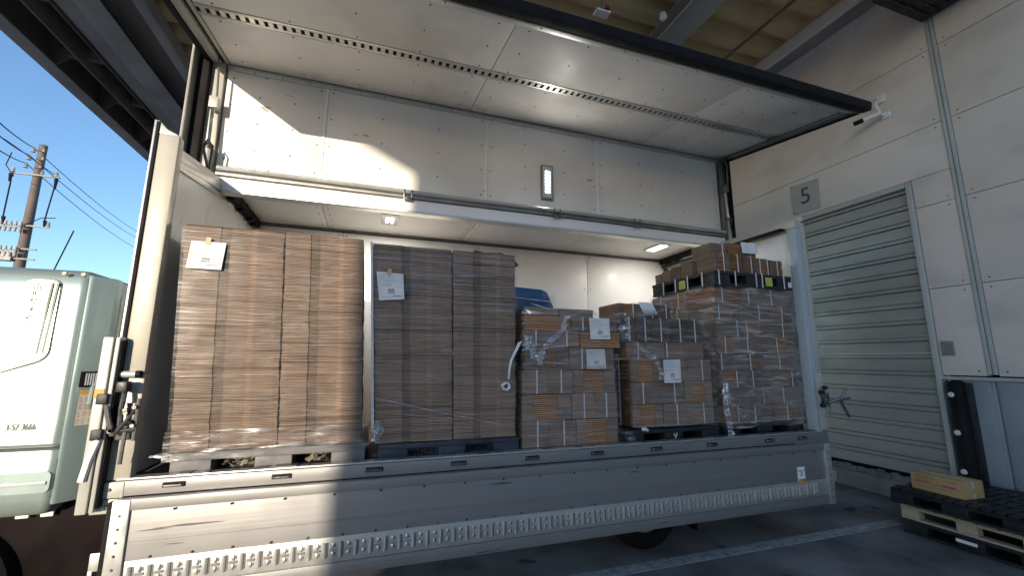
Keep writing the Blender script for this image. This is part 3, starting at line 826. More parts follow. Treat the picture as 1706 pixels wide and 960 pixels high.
# recessed handle in the skirt
hr = MB(); pp = poly_round([(-1.80, 1.04), (-1.80, 1.16), (-2.4, 1.16), (-2.4, 1.04)], .03)
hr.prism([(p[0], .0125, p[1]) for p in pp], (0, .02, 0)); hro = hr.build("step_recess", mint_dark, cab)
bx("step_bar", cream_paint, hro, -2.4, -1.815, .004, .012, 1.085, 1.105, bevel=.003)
# rear corner: vent, notice
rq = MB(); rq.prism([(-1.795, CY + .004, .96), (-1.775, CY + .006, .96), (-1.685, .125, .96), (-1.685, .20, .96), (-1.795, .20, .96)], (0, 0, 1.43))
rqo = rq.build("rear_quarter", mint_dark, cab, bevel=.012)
def on_corner(s, z, off=0.):     # point on the slanted rear quarter, s metres from the flank
    f = s / .127
    return Vector((-1.775 + .09 * f + off * .73, CY + .006 + .089 * f - off * .73, z))
def corner_patch(s0, s1, z0, z1, off, name, mat, parent):
    m = MB(); m.grid(lambda u, v: on_corner(s0 + (s1 - s0) * u, z0 + (z1 - z0) * v, off), 6, 2); return m.build(name, mat, parent)
vg = corner_patch(.020, .118, 1.66, 1.76, .004, "vent_grille", rubber, cab)
for k in range(6):
    corner_patch(.045 + k * .012, .052 + k * .012, 1.672, 1.748, .007, "vent_slat", lens_plate, vg)
ns = corner_patch(.030, .120, 1.42, 1.64, .004, "notice_sticker", M("sticker_cream", (.66, .62, .52), .5), cab)
corner_patch(.032, .118, 1.615, 1.638, .0055, "sticker_header", orange_m, ns)
m = MB()
for r_ in range(4):
    for c_ in range(3):
        s_ = .034 + c_ * .028; z = 1.43 + r_ * .045
        for q_ in range(4):
            e_ = rnd.uniform(.008, .022)
            m.grid(lambda u, v, s_=s_, z=z, q_=q_, e_=e_: on_corner(s_ + e_ * u, z + q_ * .009 + .003 * v, .0055), 1, 1)
m.build("sticker_print", M("ink_red", (.40, .20, .16), .6), ns, kind="stuff")
for k, (x_) in enumerate((-1.93, -1.83)):
    m = MB(); m.tube([(x_, .055, 2.395), (x_, .035, 2.397)], .012, 10); m.build("marker_bolt", M("amber_soft", (.55, .42, .32), .4), cab)
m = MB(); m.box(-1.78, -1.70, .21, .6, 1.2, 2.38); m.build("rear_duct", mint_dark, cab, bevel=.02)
for k in range(4):
    m = MB(); m.tube([(-1.698, .25 + .07 * k, 1.5), (-1.698, .25 + .07 * k, 2.28)], .012, 8); m.build("duct_rib", mint, cab)
m = MB(); m.tube([(-1.66, .02, 1.68), (-1.66, -.0, 1.66), (-1.665, -.0, 1.56), (-1.67, .03, 1.53)], .014, 8); m.build("grab_loop", mint, cab)
m = MB(); m.tube([(-2.56, 1.0, 2.44), (-2.45, 1.0, 2.92)], .005, 6); m.build("antenna", rubber, cab)
for x in (-1.98, -1.86):
    m = MB(); m.box(x - .035, x + .03, .16, .18, .86, .905); m.build("skirt_clip", clean_white, cab, bevel=.006)

# ------------------------------------------------------------------ pallets
def pallet(label, x0, x1, y0, y1, z0, z1, mat, ribs=True, group="pallets under the truck loads", cat="pallet", name="plastic_pallet", slats=False):
    p = thing(name, label, cat, ((x0 + x1) / 2, (y0 + y1) / 2, z0), group)
    h = z1 - z0
    if slats:
        k = 0; n = 12; w_ = (y1 - y0) / n
        s_ = bx("deck_slat", mat, p, x0, x1, y0 + .004, y0 + w_ - .018, z1 - h * .18, z1, bevel=.004)
        for k in range(1, n): clone(s_, (0, w_ * k, 0))
        bx("deck_frame", mat, p, x0 + .01, x1 - .01, y0 + .01, y1 - .01, z1 - h * .34, z1 - h * .181)
        b_ = bx("deck_bar", mat, p, x0 + .1, x0 + .16, y0, y1, z1 + .0005, z1 + .005)
        for k in range(1, 5): clone(b_, (.24 * k, 0, 0))
    else:
        bx("top_deck", mat, p, x0, x1, y0, y1, z1 - h * .24, z1, bevel=.006)
    bx("base_deck", mat, p, x0, x1, y0, y1, z0, z0 + h * .16, bevel=.004)
    L_ = x1 - x0; D = y1 - y0
    bw = .19 * L_; bd = .19 * D
    t_ = .34 if slats else .24
    for i, xa in enumerate((x0 + .004, (x0 + x1) / 2 - bw / 2, x1 - bw - .004)):
        for ya in (y0 + .004, (y0 + y1) / 2 - bd / 2, y1 - bd - .004):
            bx("block", mat, p, xa, xa + bw, ya, ya + bd, z0 + h * .162, z1 - h * t_ - .001, bevel=.006)
    if ribs:
        m = MB()
        for (a, b2) in ((x0 + bw + .02, (x0 + x1) / 2 - bw / 2 - .02), ((x0 + x1) / 2 + bw / 2 + .02, x1 - bw - .02)):
            n = 9
            for k in range(n):
                xx = a + (b2 - a) * k / (n - 1)
                m.box(xx - .006, xx + .006, y0 + .03, y0 + .25, z0 + h * .17, z0 + h * .42)
        m.build("ribs", mat, p, kind="stuff")
    return p
p1 = pallet("weathered grey pallet under the tall sunlit sheet stack at left", -1.22, .02, .06, 1.16, 1.055, 1.20, grey_pallet, ribs=False)
p2 = pallet("blue grey plastic pallet under the tall shaded sheet stack", .11, 1.26, .06, 1.16, 1.052, 1.195, blue_pallet)
p4 = pallet("black plastic pallet marked V under the fourth load", 2.30, 3.42, .06, 1.16, 1.052, 1.195, dark_plastic, ribs=False)
p5 = pallet("black plastic pallet on the truck floor under the tallest wrapped bundle load", 3.52, 4.64, .10, 1.20, 1.052, 1.195, dark_plastic, ribs=False)
p6 = pallet("black pallet with yellow stickers laid on top of the right-hand load", 3.50, 4.64, .06, 1.12, 2.665, 2.825, dark_plastic, ribs=False)
text("V", "mark", clean_white, p4, (2.875, .060, 1.125), .075, '-y', .003)
for x in (4.28, ):
    y_ = bx("yellow_sticker", yellow, p6, x - .055, x + .045, .050, .0545, 2.69, 2.785)
    m = MB()
    for k in range(3):
        for q_ in range(4):
            m.box(x - .045 + q_ * .02, x - .045 + q_ * .02 + rnd.uniform(.006, .016), .0485, .050, 2.705 + k * .025, 2.714 + k * .025)
    m.build("sticker_print", ink, y_, kind="stuff")
y_ = bx("yellow_sticker", yellow, p6, 3.4905, 3.4955, .50, .60, 2.69, 2.785)
m = MB()
for k in range(3):
    for q_ in range(4): m.box(3.489, 3.4905, .51 + q_ * .02, .51 + q_ * .02 + .012, 2.705 + k * .025, 2.714 + k * .025)
m.build("sticker_print", ink, y_, kind="stuff")
bx("white_tag", paper, p6, 4.57, 4.62, .050, .0545, 2.69, 2.75)
for x in (3.55, 3.78, 4.08, 4.17, 4.50):
    bx("strap", strap_m, p6, x, x + .014, .048, .0515, 2.665, 2.83)
for y in (.22, .45, .66, .88):
    bx("strap", strap_m, p6, 3.489, 3.494, y, y + .014, 2.665, 2.83)

# crumpled film and grit inside the first pallet's fork openings
for (a, b2) in ((-.93, -.72), (-.40, -.16)):
    m = MB(); s_ = rnd.random() * 50
    m.grid(lambda u, v: (a + (b2 - a + .05) * u, .09 + .3 * v, 1.08 + .035 * (1 + noise.noise(Vector((u * 6 + s_, v * 4, 1)))) + .02 * noise.noise(Vector((u * 22, v * 15, s_)))), 26, 12)
    m.build("crumpled_wrap", M("grit", (.30, .26, .18), .6, bump=.5), p1, kind="stuff")

# ------------------------------------------------------------------ tall stacks of flat sheets
def shade(v, t=0.): return (v * (1 + t), v, v * (1 - t * .7))
def sheet_stack(root, xl, xr, y0, y1, z0, z1, seed, base):
    rr = random.Random(seed)
    n = int((z1 - z0) / .0112); dz = (z1 - z0) / n
    marks = [(0, .185, .235, .525), (.535, .685, .735, 1.)]
    for ci, (u0, s0, s1, u1) in enumerate(marks):
        m = MB()
        for k in range(n):
            z = z0 + k * dz; f = k / n
            a = xl(z); w_ = xr(z) - a
            jx = rr.uniform(-.002, .002) + .008 * noise.noise(Vector((k * .09, ci * 9, seed)))
            jy = rr.uniform(-.004, .004) + .010 * noise.noise(Vector((k * .05, ci * 5 + 3, seed)))
            X = lambda u: a + w_ * u + jx
            c = base * rr.uniform(.82, 1.12) * (1 + .18 * noise.noise(Vector((k * .12, ci * 3, seed + 5))))
            if rr.random() < .10: c *= .65
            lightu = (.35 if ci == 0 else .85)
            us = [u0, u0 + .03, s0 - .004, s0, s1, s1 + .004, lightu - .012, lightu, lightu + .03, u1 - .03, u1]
            zz = [z + .0035 * noise.noise(Vector((u * 9, k * .35, seed))) + .002 * noise.noise(Vector((u * 31, k * .9, seed))) for u in us]
            ys = [y0 + jy + (.010 if j in (3, 4) else 0) + (.006 if j in (0, len(us) - 1) else 0) for j in range(len(us))]
            th = dz * .80
            vs = []
            for j, u in enumerate(us): vs.append((X(u), ys[j], zz[j]))
            for j, u in enumerate(us): vs.append((X(u), ys[j], zz[j] + th))
            nn = len(us)
            vs += [(X(u0), y1, z), (X(u1), y1, z), (X(u0), y1, z + th), (X(u1), y1, z + th)]
            for j in range(nn - 1):
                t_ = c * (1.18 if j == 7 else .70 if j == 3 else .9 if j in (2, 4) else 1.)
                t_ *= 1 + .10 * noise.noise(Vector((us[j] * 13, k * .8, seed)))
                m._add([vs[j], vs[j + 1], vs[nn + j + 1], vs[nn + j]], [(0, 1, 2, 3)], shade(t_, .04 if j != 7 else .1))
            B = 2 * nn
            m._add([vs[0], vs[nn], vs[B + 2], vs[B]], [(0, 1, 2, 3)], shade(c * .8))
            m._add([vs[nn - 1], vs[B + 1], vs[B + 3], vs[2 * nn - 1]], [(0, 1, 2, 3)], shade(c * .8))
            m._add([vs[nn + j] for j in range(nn)] + [vs[B + 3], vs[B + 2]], [tuple(range(nn + 2))], shade(c))
            m._add([vs[B], vs[B + 2], vs[B + 3], vs[B + 1]], [(0, 1, 2, 3)], shade(c))
        m.build("sheets", card, root, kind="stuff", smooth=False)
        bx("inner_core", black_frame, root, xl(z0) + (xr(z0) - xl(z0)) * u0 + .05, xl(z1) + (xr(z1) - xl(z1)) * u1 - .06, y0 + .05, y1 - .03, z0 + .01, z1 - .03)

def film(root, x0f, x1f, y0, y1, z0, z1, mat, seed, amp=.006, nz=34, name="stretch_wrap", bottom=.0):
    m = MB()
    def per(u, v):
        z = z0 + (z1 - z0) * v
        a, b2 = x0f(z), x1f(z)
        # perimeter: left side (back->front), front, right side
        L = [(a, y1), (a, y0), (b2, y0), (b2, y1)]
        t = u * 3; i = min(2, int(t)); f = t - i
        x = L[i][0] + (L[i + 1][0] - L[i][0]) * f; y = L[i][1] + (L[i + 1][1] - L[i][1]) * f
        n1 = noise.noise(Vector((x * 3 + seed, z * 9, y * 3))) + .5 * noise.noise(Vector((x * 9 + seed, z * 22 + x * 6, y * 6)))
        d_ = amp * n1
        if i == 0: x -= abs(d_)
        elif i == 2: x += abs(d_)
        else: y -= abs(d_) * 1.2
        if v == 1: z += .01 * noise.noise(Vector((u * 20, seed, 0)))
        if v == 0: z += .02 * noise.noise(Vector((u * 16, seed, 4)))
        return (x, y, z)
    m.grid(per, 72, nz)
    return m.build(name, mat, root)

def label_sheet(root, pts, y, name="paper_label", lines=True, tape=True):
    # pts: TL,TR,BR,BL in (x,z); slightly curled sheet
    TL, TR, BR, BL = [Vector(p) for p in pts]
    def P(u, v, off=0.):
        p = (TL * (1 - u) + TR * u) * (1 - v) + (BL * (1 - u) + BR * u) * v
        return (p.x, y - .004 - .012 * u * v - off, p.y)
    m = MB(); m.grid(lambda u, v: P(u, v), 5, 5)
    m.grid(lambda u, v: P(1 - u, v, -.0015), 5, 5)
    o = m.build(name, paper, root)
    q_ = MB()
    def strip(u0, v0, u1, v1): q_.grid(lambda u, v: P(u0 + (u1 - u0) * u, v0 + (v1 - v0) * v, .002), 3, 1)
    strip(.07, .08, .93, .092); strip(.07, .90, .93, .912); strip(.07, .08, .08, .91); strip(.92, .08, .93, .91)
    for v_ in (.22, .36, .50): strip(.1, v_, .9, v_ + .008)
    for v_, n in ((.15, 6), (.28, 8), (.43, 5)):
        for k in range(n):
            a = .12 + k * .09; strip(a, v_, a + rnd.uniform(.03, .07), v_ + .03)
    q_.build("form_lines", ink_soft, o, kind="stuff")
    d_ = MB()
    q_ = d_
    for k in range(4):
        strip(.40 + k * .06, .60, .44 + k * .06, .655)
    strip(.35, .67, .65, .678); strip(.35, .77, .65, .778)
    for k in range(5): strip(.38 + k * .05, .70, .41 + k * .05, .745)
    for k in range(7): strip(.55 + k * .05, .84, .58 + k * .05, .875)
    d_.build("form_print", ink, o, kind="stuff")
    if tape:
        c = P(.48, 0); m = MB(); m.prism([(c[0] - .02, y - .008, c[2] - .02), (c[0] + .012, y - .008, c[2] - .025), (c[0] + .018, y - .008, c[2] + .03), (c[0] - .012, y - .008, c[2] + .035)], (0, .003, 0))
        m.build("tape", M("tape_beige", (.60, .42, .22), .5), o)
    return o

def lerp(z, za, a, zb, b2): return a + (b2 - a) * max(0, min(1.1, (z - za) / (zb - za)))
l1 = lambda z: lerp(z, 1.2, -1.235, 2.82, -1.325); r1 = lambda z: lerp(z, 1.2, -.015, 2.82, -.095)
st1 = thing("sheet_stack", "tall film-wrapped stack of flat cardboard sheets in sunlight, leftmost load on the truck", "cardboard stack", (-.65, .6, 1.2))
sheet_stack(st1, l1, r1, .085, 1.10, 1.222, 2.825, 3, .58)
m = MB(); m.box(-1.30, .04, .045, 1.18, 1.202, 1.218); m.build("bottom_sheet", grey_pallet, st1)
film(st1, lambda z: l1(z) - .012, lambda z: r1(z) + .012, .068, 1.12, 1.17, 2.80, film_a, 3)
film(st1, lambda z: l1(z) - .020 - .04 * max(0, 1.36 - z), lambda z: r1(z) + .02, .052, 1.15, 1.165, 1.36, film_d, 8, amp=.014, nz=14)
label_sheet(st1, [(-1.262, 2.69), (-1.045, 2.69), (-1.055, 2.485), (-1.275, 2.487)], .055)
m = MB(); m.grid(lambda u, v: (-1.33 + .36 * u, .045 - .01 * math.sin(u * 9), 1.212 - .012 * v + .004 * math.sin(u * 25)), 16, 2); m.build("wrap_tail", film_loose, st1)

l2 = lambda z: lerp(z, 1.2, .085, 2.82, -.015); r2 = lambda z: lerp(z, 1.2, 1.235, 2.82, 1.225)
st2 = thing("sheet_stack", "tall dark film-wrapped cardboard sheet stack in shade, second load from the left", "cardboard stack", (.65, .6, 1.2))
sheet_stack(st2, l2, r2, .085, 1.10, 1.205, 2.80, 11, .86)
film(st2, lambda z: l2(z) - .012, lambda z: r2(z) + .012, .068, 1.12, 1.12, 2.80, film_b, 5)
m = MB()
m.grid(lambda u, v: (l2(1.3 + 1.5 * v) - .026 + .02 * u + .004 * noise.noise(Vector((v * 60, u, 1))), .060 - .006 * noise.noise(Vector((v * 70, u * 3, 5))), 1.3 + 1.5 * v), 3, 120)
m.build("wrap_edge", M("wrap_white", (.62, .63, .62), .3, bump=.8, bscale=60), st2)
label_sheet(st2, [(.022, 2.555), (.232, 2.545), (.250, 2.335), (.055, 2.318)], .055)
m = MB()
def crease_sheet(u, v): 
    return (.83 + .43 * u, .075 + 1.0 * v, 2.800 + .012 * noise.noise(Vector((u * 6, v * 5, 0))) - .10 * max(0, u - .62) ** 1.5 / .24 + .003)
m.grid(crease_sheet, 14, 8); m.build("drooping_sheet", card_plain, st2)
m = MB()
kt = [(1.25, .055, 2.00), (1.215, .045, 1.93), (1.17, .04, 1.84), (1.155, .035, 1.76), (1.15, .03, 1.68)]
for s_ in range(3): m.tube([(a + .012 * s_ * (1 - i / 4), b2 - .006 * s_, c_ + .006 * s_) for i, (a, b2, c_) in enumerate(kt)], .006, 6)
m.build("wrap_tail", strap_m, st2)
m = MB()
for k in range(9):
    a = rnd.uniform(0, 6.28); m.tube([(1.13 + .03 * math.cos(a + t) * (1 + .3 * math.sin(3 * t)), .035 + .012 * math.sin(k + t * 2), 1.625 + .030 * math.sin(a + t)) for t in (0, .6, 1.2, 1.8, 2.4)], .009, 6)
m.build("wrap_knot", strap_m, st2)
m = MB(); m.grid(lambda u, v: (.06 + .09 * u * (1 - abs(v - .5)), .045 - .03 * noise.noise(Vector((u * 7, v * 7, 2))), 1.23 + .15 * v), 8, 8); m.build("wrap_bunch", film_loose, st2)
m = MB(); m.tube([(.07, .050, 1.55), (.6, .045, 1.42), (1.22, .048, 1.28)], .003, 5); m.build("wrap_strand", film_loose, st2)

# ------------------------------------------------------------------ bundles
BR = {}
def bundle(parent, x0, x1, y0, y1, z0, z1, kind='fold', straps=(), seed=0, slit=(), tone=1., side=False, name="bundle", label=None, cat=None, group=None):
    """kind: fold = closed folds in front; cut = raw orange-brown edges in the middle; dark = upright packs. side: the front face is the x = x0 face."""
    rr = random.Random(seed * 31 + int(x0 * 977) + int(z0 * 7919) + int(y0 * 331))
    tone *= rr.uniform(1.1, 1.6)
    m = MB()
    if kind == 'dark' or kind == 'dedge':
        n = max(3, int(((y1 - y0) if side else (x1 - x0)) / .016))
    n = max(4, int((z1 - z0) / .0165)); dz = (z1 - z0) / n
    a, b2 = (y0, y1) if side else (x0, x1)
    L = b2 - a
    if kind == 'cut': segs = [(0, .24, .78), (.24, .72, 1.), (.72, 1, .78)]
    elif kind == 'edge': segs = [(0, 1, 1.)]
    else: segs = [(0, .5, .8), (.5, 1, .8)]
    for k in range(n):
        z = z0 + k * dz
        for i, (s0, s1, br) in enumerate(segs):
            j = rr.uniform(0, .006); je = rr.uniform(-.003, .003)
            c = tone * br * rr.uniform(.80, 1.15) * .78
            if (kind == 'cut' and i == 1) or kind == 'edge':
                col = (c * 1.42, c * 1.0, c * .62); gap = .55; j += .006
            else:
                col = (c * 1.0, c * .97, c * .95); gap = .82
            p0, p1 = a + L * s0 + .0015 + je, a + L * s1 - .0015 + je
            if side: m.box(x0 + j, x1 - j, p0, p1, z, z + dz * gap, col)
            else: m.box(p0, p1, y0 + j, y1 - j, z, z + dz * gap, col)
    if side: m.box(x0 + .016, x1 - .012, y0 + .006, y1 - .006, z0 + .001, z1 - .004, (.30, .20, .12))
    else: m.box(x0 + .006, x1 - .006, y0 + .016, y1 - .012, z0 + .001, z1 - .004, (.30, .20, .12))
    o = m.build(name, card, parent, smooth=False)
    for s_ in straps:
        w_ = .011
        p = a + L * s_
        q_ = MB()
        if side:
            q_.box(x0 - .004, x0 - .0005, p, p + w_, z0, z1 + .003); q_.box(x0 - .004, x1 + .004, p, p + w_, z1 + .0005, z1 + .003)
        else:
            q_.box(p, p + w_, y0 - .004, y0 - .0005, z0, z1 + .003); q_.box(p, p + w_, y0 - .004, y1 + .004, z1 + .0005, z1 + .003)
        q_.build("strap", strap_m, o)
    return o

# third load: x 1.29 .. 2.26
st3 = thing("bundle_stack", "film-wrapped stack of strapped cardboard bundles with two white labels, third load from left", "cardboard stack", (1.78, .6, 1.06))
m = MB(); m.box(1.28, 2.30, .05, 1.15, 1.055, 1.062); m.box(1.27, 2.31, .04, 1.15, 1.064, 1.085); m.build("base_sheet", card_plain, st3, bevel=.002)
S3 = [(1.095, 1.315, [(1.30, 1.82, 'fold', (.27, .76)), (1.825, 2.26, 'cut', ())]),
      (1.320, 1.545, [(1.30, 1.775, 'cut', ()), (1.785, 2.26, 'fold', (.25, .74))]),
      (1.550, 1.760, [(1.30, 1.80, 'fold', (.27, .75)), (1.805, 2.25, 'cut', ())]),
      (1.765, 1.965, [(1.33, 1.76, 'cut', ()), (1.77, 2.24, 'fold', (.26,))]),
      (1.970, 2.115, [(1.31, 1.86, 'fold', (.2, .76)), (1.87, 2.29, 'edge', ())]),
      (2.120, 2.250, [(1.32, 1.78, 'edge', ()), (1.79, 2.28, 'fold', (.22,))]),
      (2.255, 2.345, [(1.36, 1.72, 'fold', ()), (1.73, 2.10, 'fold', ())])]
for i, (z0, z1, row) in enumerate(S3):
    for (a, b2, kd, ss) in row:
        yy = .10 if i < 4 else (.08 if i < 6 else .22)
        if i == 4 and kd == 'edge': yy = .06
        bundle(st3, a, b2, yy, yy + .52, z0, z1, kd, ss, seed=3)
        if i < 6: bundle(st3, a, b2, yy + .53, 1.12, z0, z1, kd, (), seed=4)
film(st3, lambda z: 1.288 + .0 * z, lambda z: 2.268 + (.03 if z > 1.95 else 0), .062, 1.15, 1.10, 2.30, film_d, 13, amp=.02)
label_sheet(st3, [(1.955, 2.243), (2.170, 2.245), (2.170, 2.045), (1.965, 2.042)], .052, tape=False)
label_sheet(st3, [(1.935, 1.950), (2.130, 1.952), (2.135, 1.770), (1.938, 1.768)], .085, tape=False)
# loose wrap over its top-left corner
def loose(root, pts, w_, seed, n=26, mat=None):
    P_ = [Vector(p) for p in pts]
    def at(t):
        s = t * (len(P_) - 1); i = min(len(P_) - 2, int(s)); f = s - i
        return P_[i].lerp(P_[i + 1], f)
    m = MB()
    m.grid(lambda u, v: at(v) + Vector((w_ * (u - .5) * (1 + .5 * noise.noise(Vector((v * 4, seed, 0)))) + .012 * noise.noise(Vector((u * 3, v * 14, seed))), -.02 * noise.noise(Vector((u * 5 + seed, v * 12, 3))) - .012, .012 * noise.noise(Vector((u * 6, v * 9, seed))))), 10, n * 2)
    return m.build("loose_wrap", mat or film_loose, root, smooth=False)
loose(st3, [(1.72, .05, 2.25), (1.68, .05, 2.12), (1.52, .05, 2.00), (1.46, .05, 1.90), (1.44, .05, 1.80)], .055, 2)
loose(st3, [(1.30, .055, 2.27), (1.31, .055, 2.1), (1.30, .055, 1.92)], .05, 5, mat=film_c)
loose(st3, [(1.36, .05, 1.98), (1.42, .05, 1.9), (1.45, .05, 1.82)], .16, 9, mat=film_c)
m = MB(); m.grid(lambda u, v: (1.36 + .74 * u, .09 + .15 * v, 2.262 + .085 * v + .006 * noise.noise(Vector((u * 12, v * 5, 0)))), 16, 4); m.build("top_wrap", film_c, st3)
m = MB(); m.tube([(1.38, .09, 2.36), (1.7, .07, 2.28), (2.10, .055, 2.235), (2.28, .05, 2.21)], .005, 5); m.build("wrap_strand", film_loose, st3)

loose(st3, [(1.70, .05, 2.20), (1.60, .05, 2.05), (1.50, .045, 1.98)], .10, 71, mat=film_c)
loose(st3, [(1.335, .05, 2.06), (1.36, .05, 1.95), (1.43, .05, 1.84)], .09, 73)
loose(st3, [(2.22, .05, 2.3), (2.30, .05, 2.22), (2.30, .055, 2.05), (2.27, .055, 1.96)], .06, 75, mat=film_c)
loose(st3, [(1.30, .05, 1.21), (1.8, .05, 1.17), (2.28, .05, 1.22)], .07, 77, mat=film_c)
# fourth load
st4 = thing("bundle_stack", "film-wrapped cardboard bundles with a dark upright row on top, fourth load from left", "cardboard stack", (2.9, .6, 1.2))
S4 = [(1.215, 1.425, [(2.44, 2.79, 'cut', ()), (2.80, 3.42, 'fold', (.25, .78))]),
      (1.430, 1.640, [(2.44, 3.06, 'fold', (.2, .80)), (3.07, 3.42, 'cut', ())]),
      (1.645, 1.860, [(2.44, 2.80, 'cut', ()), (2.81, 3.42, 'fold', (.80,))]),
      (1.865, 2.030, [(2.40, 2.85, 'fold', (.28,)), (2.86, 3.34, 'fold', (.02,))])]
for i, (z0, z1, row) in enumerate(S4):
    for (a, b2, kd, ss) in row:
        bundle(st4, a, b2, .12, .62, z0, z1, kd, ss, seed=7, tone=.92)
    bundle(st4, 2.44, 3.42, .63, 1.15, z0, z1, 'cut' if i % 2 else 'fold', (.2, .6), seed=8, side=False)
for i, (z0, z1) in enumerate(((1.215, 1.425), (1.430, 1.640), (1.645, 1.860))):
    bundle(st4, 2.425, 2.438, .135, .60, z0, z1, 'cut' if i == 1 else 'fold', (.35,), seed=70 + i, side=True, tone=.7)
    bundle(st4, 2.425, 2.438, .61, 1.1, z0, z1, 'fold' if i == 1 else 'cut', (.5,), seed=75 + i, side=True, tone=.7)
dk_x = [2.33, 2.50, 2.70, 2.92, 3.13, 3.30]
for i in range(5):
    bundle(st4, dk_x[i], dk_x[i + 1] - .006, .10, .55, 2.035, 2.275, 'fold', (.55,) if i != 2 else (.45,), seed=20 + i, tone=.42)
bundle(st4, 2.40, 3.26, .56, 1.05, 2.035, 2.27, 'fold', (), seed=31, tone=.5)
tx = [2.38, 2.66, 2.86, 3.02]
for i in range(3):
    bundle(st4, tx[i], tx[i + 1] - .006, .20, .60, 2.285, 2.430, 'cut' if i == 0 else 'fold', (.6,), seed=40 + i, tone=.8 if i == 0 else .45)
film(st4, lambda z: 2.428 - (.10 if z > 2.05 else 0), lambda z: 3.432 - (.10 if z > 2.0 else 0) , .078, 1.17, 1.21, 2.27, film_d, 23, amp=.03)
label_sheet(st4, [(2.785, 1.855), (2.990, 1.860), (2.975, 1.632), (2.785, 1.630)], .072, tape=False)
m = MB(); m.grid(lambda u, v: (2.60 + .17 * u + .05 * v, .18 - .02 * v, 2.44 + .003 - .12 * v * (v > .1)), 5, 5); m.build("top_label", paper, st4)
loose(st4, [(2.30, .04, 2.30), (2.33, .04, 2.15), (2.36, .05, 2.02), (2.40, .05, 1.92)], .12, 14, mat=film_c)
loose(st4, [(2.42, .04, 2.03), (2.55, .04, 1.93), (2.68, .05, 1.84), (2.74, .06, 1.74), (2.74, .06, 1.66)], .06, 17)
loose(st4, [(3.16, .04, 2.30), (3.30, .04, 2.22), (3.34, .04, 2.08), (3.32, .05, 2.0)], .10, 19, mat=film_c)
loose(st4, [(3.28, .05, 2.05), (3.36, .05, 1.95), (3.45, .06, 1.83)], .08, 21, mat=film_c)
m = MB(); m.grid(lambda u, v: (2.26 + 1.06 * u, .06 + .16 * v, 2.28 + .15 * v * math.sin(math.pi * min(1, u * 1.15)) + .008 * noise.noise(Vector((u * 12, v * 5, 0)))), 18, 5); m.build("top_wrap", film_c, st4)
m = MB(); m.tube([(2.45, .07, 1.225), (3.0, .06, 1.22), (3.44, .07, 1.235)], .004, 5); m.build("wrap_strand", film_loose, st4)
loose(st4, [(2.30, .05, 1.20), (2.36, .05, 1.13), (2.42, .05, 1.08)], .10, 33, mat=film_c)
m = MB(); m.tube([(2.50, .07, 1.20), (2.53, .06, 1.205), (2.56, .07, 1.19)], .016, 8); m.build("wrap_knot", strap_m, st4)

loose(st4, [(2.36, .04, 2.26), (2.37, .04, 2.15), (2.36, .05, 2.05)], .05, 81)
loose(st4, [(2.62, .05, 1.98), (2.68, .05, 1.80)], .12, 83, mat=film_c)
loose(st4, [(2.50, .05, 2.26), (2.80, .05, 2.36), (2.98, .08, 2.44)], .05, 85, mat=film_c)
loose(st4, [(2.45, .06, 1.25), (3.0, .05, 1.235), (3.42, .06, 1.26)], .08, 87, mat=film_c)
# fifth load (right)
st5 = thing("bundle_stack", "largest film-wrapped block of strapped cardboard bundles, rightmost load by the rear door", "cardboard stack", (4.1, .6, 1.2))
n5 = 8; h5 = (2.655 - 1.205) / n5
for i in range(n5):
    z0 = 1.205 + h5 * i; z1 = z0 + h5 - .004
    o_ = .03 * (1 - i / n5) + (.015 if i < 2 else 0) + rnd.uniform(-.006, .006)
    xs = [3.50 + o_, 3.50 + o_ + (.42 if i % 2 else .36), 4.16 if i % 2 else 4.22, 4.655]
    for j in range(3):
        kd = 'cut' if (i + j) % 2 == 0 else 'fold'
        ss = (rnd.uniform(.08, .85),)
        if i == n5 - 1: kd = 'edge' if j == 0 else 'fold'
        bundle(st5, xs[j] + .002, xs[j + 1] - .002, .115, .50, z0, z1, kd, ss, seed=50 + i, tone=.9)
    ys = [.505, .82, 1.16] if i % 2 else [.505, .90, 1.16]
    for j in range(2):
        bundle(st5, xs[0], xs[0] + .5, ys[j], ys[j + 1] - .005, z0, z1, 'cut' if (i + j) % 2 else 'fold', (.45,), seed=80 + i, side=True, tone=.95)
bx("inner_bundles", card_plain, st5, 4.04, 4.60, .51, 1.15, 1.21, 2.64)
film(st5, lambda z: 3.487 + .03 * (1 - (z - 1.2) / 1.45), lambda z: 4.668, .085, 1.17, 1.16, 2.66, film_c, 43, amp=.026)
film(st5, lambda z: 3.480 + .03 * (1 - (z - 1.2) / 1.45), lambda z: 4.676, .065, 1.18, 1.18, 2.6, film_b, 47, amp=.03)
loose(st5, [(3.52, .05, 1.62), (3.50, .05, 1.40), (3.53, .05, 1.22), (3.54, .05, 1.10)], .07, 51)
loose(st5, [(3.56, .05, 1.52), (3.62, .05, 1.38), (3.72, .05, 1.26), (3.86, .05, 1.20)], .06, 53, mat=film_c)
m = MB(); m.tube([(3.52, .05, 1.21), (3.75, .05, 1.22), (4.0, .05, 1.215), (4.68, .06, 1.235)], .005, 5); m.build("wrap_strand", film_loose, st5)

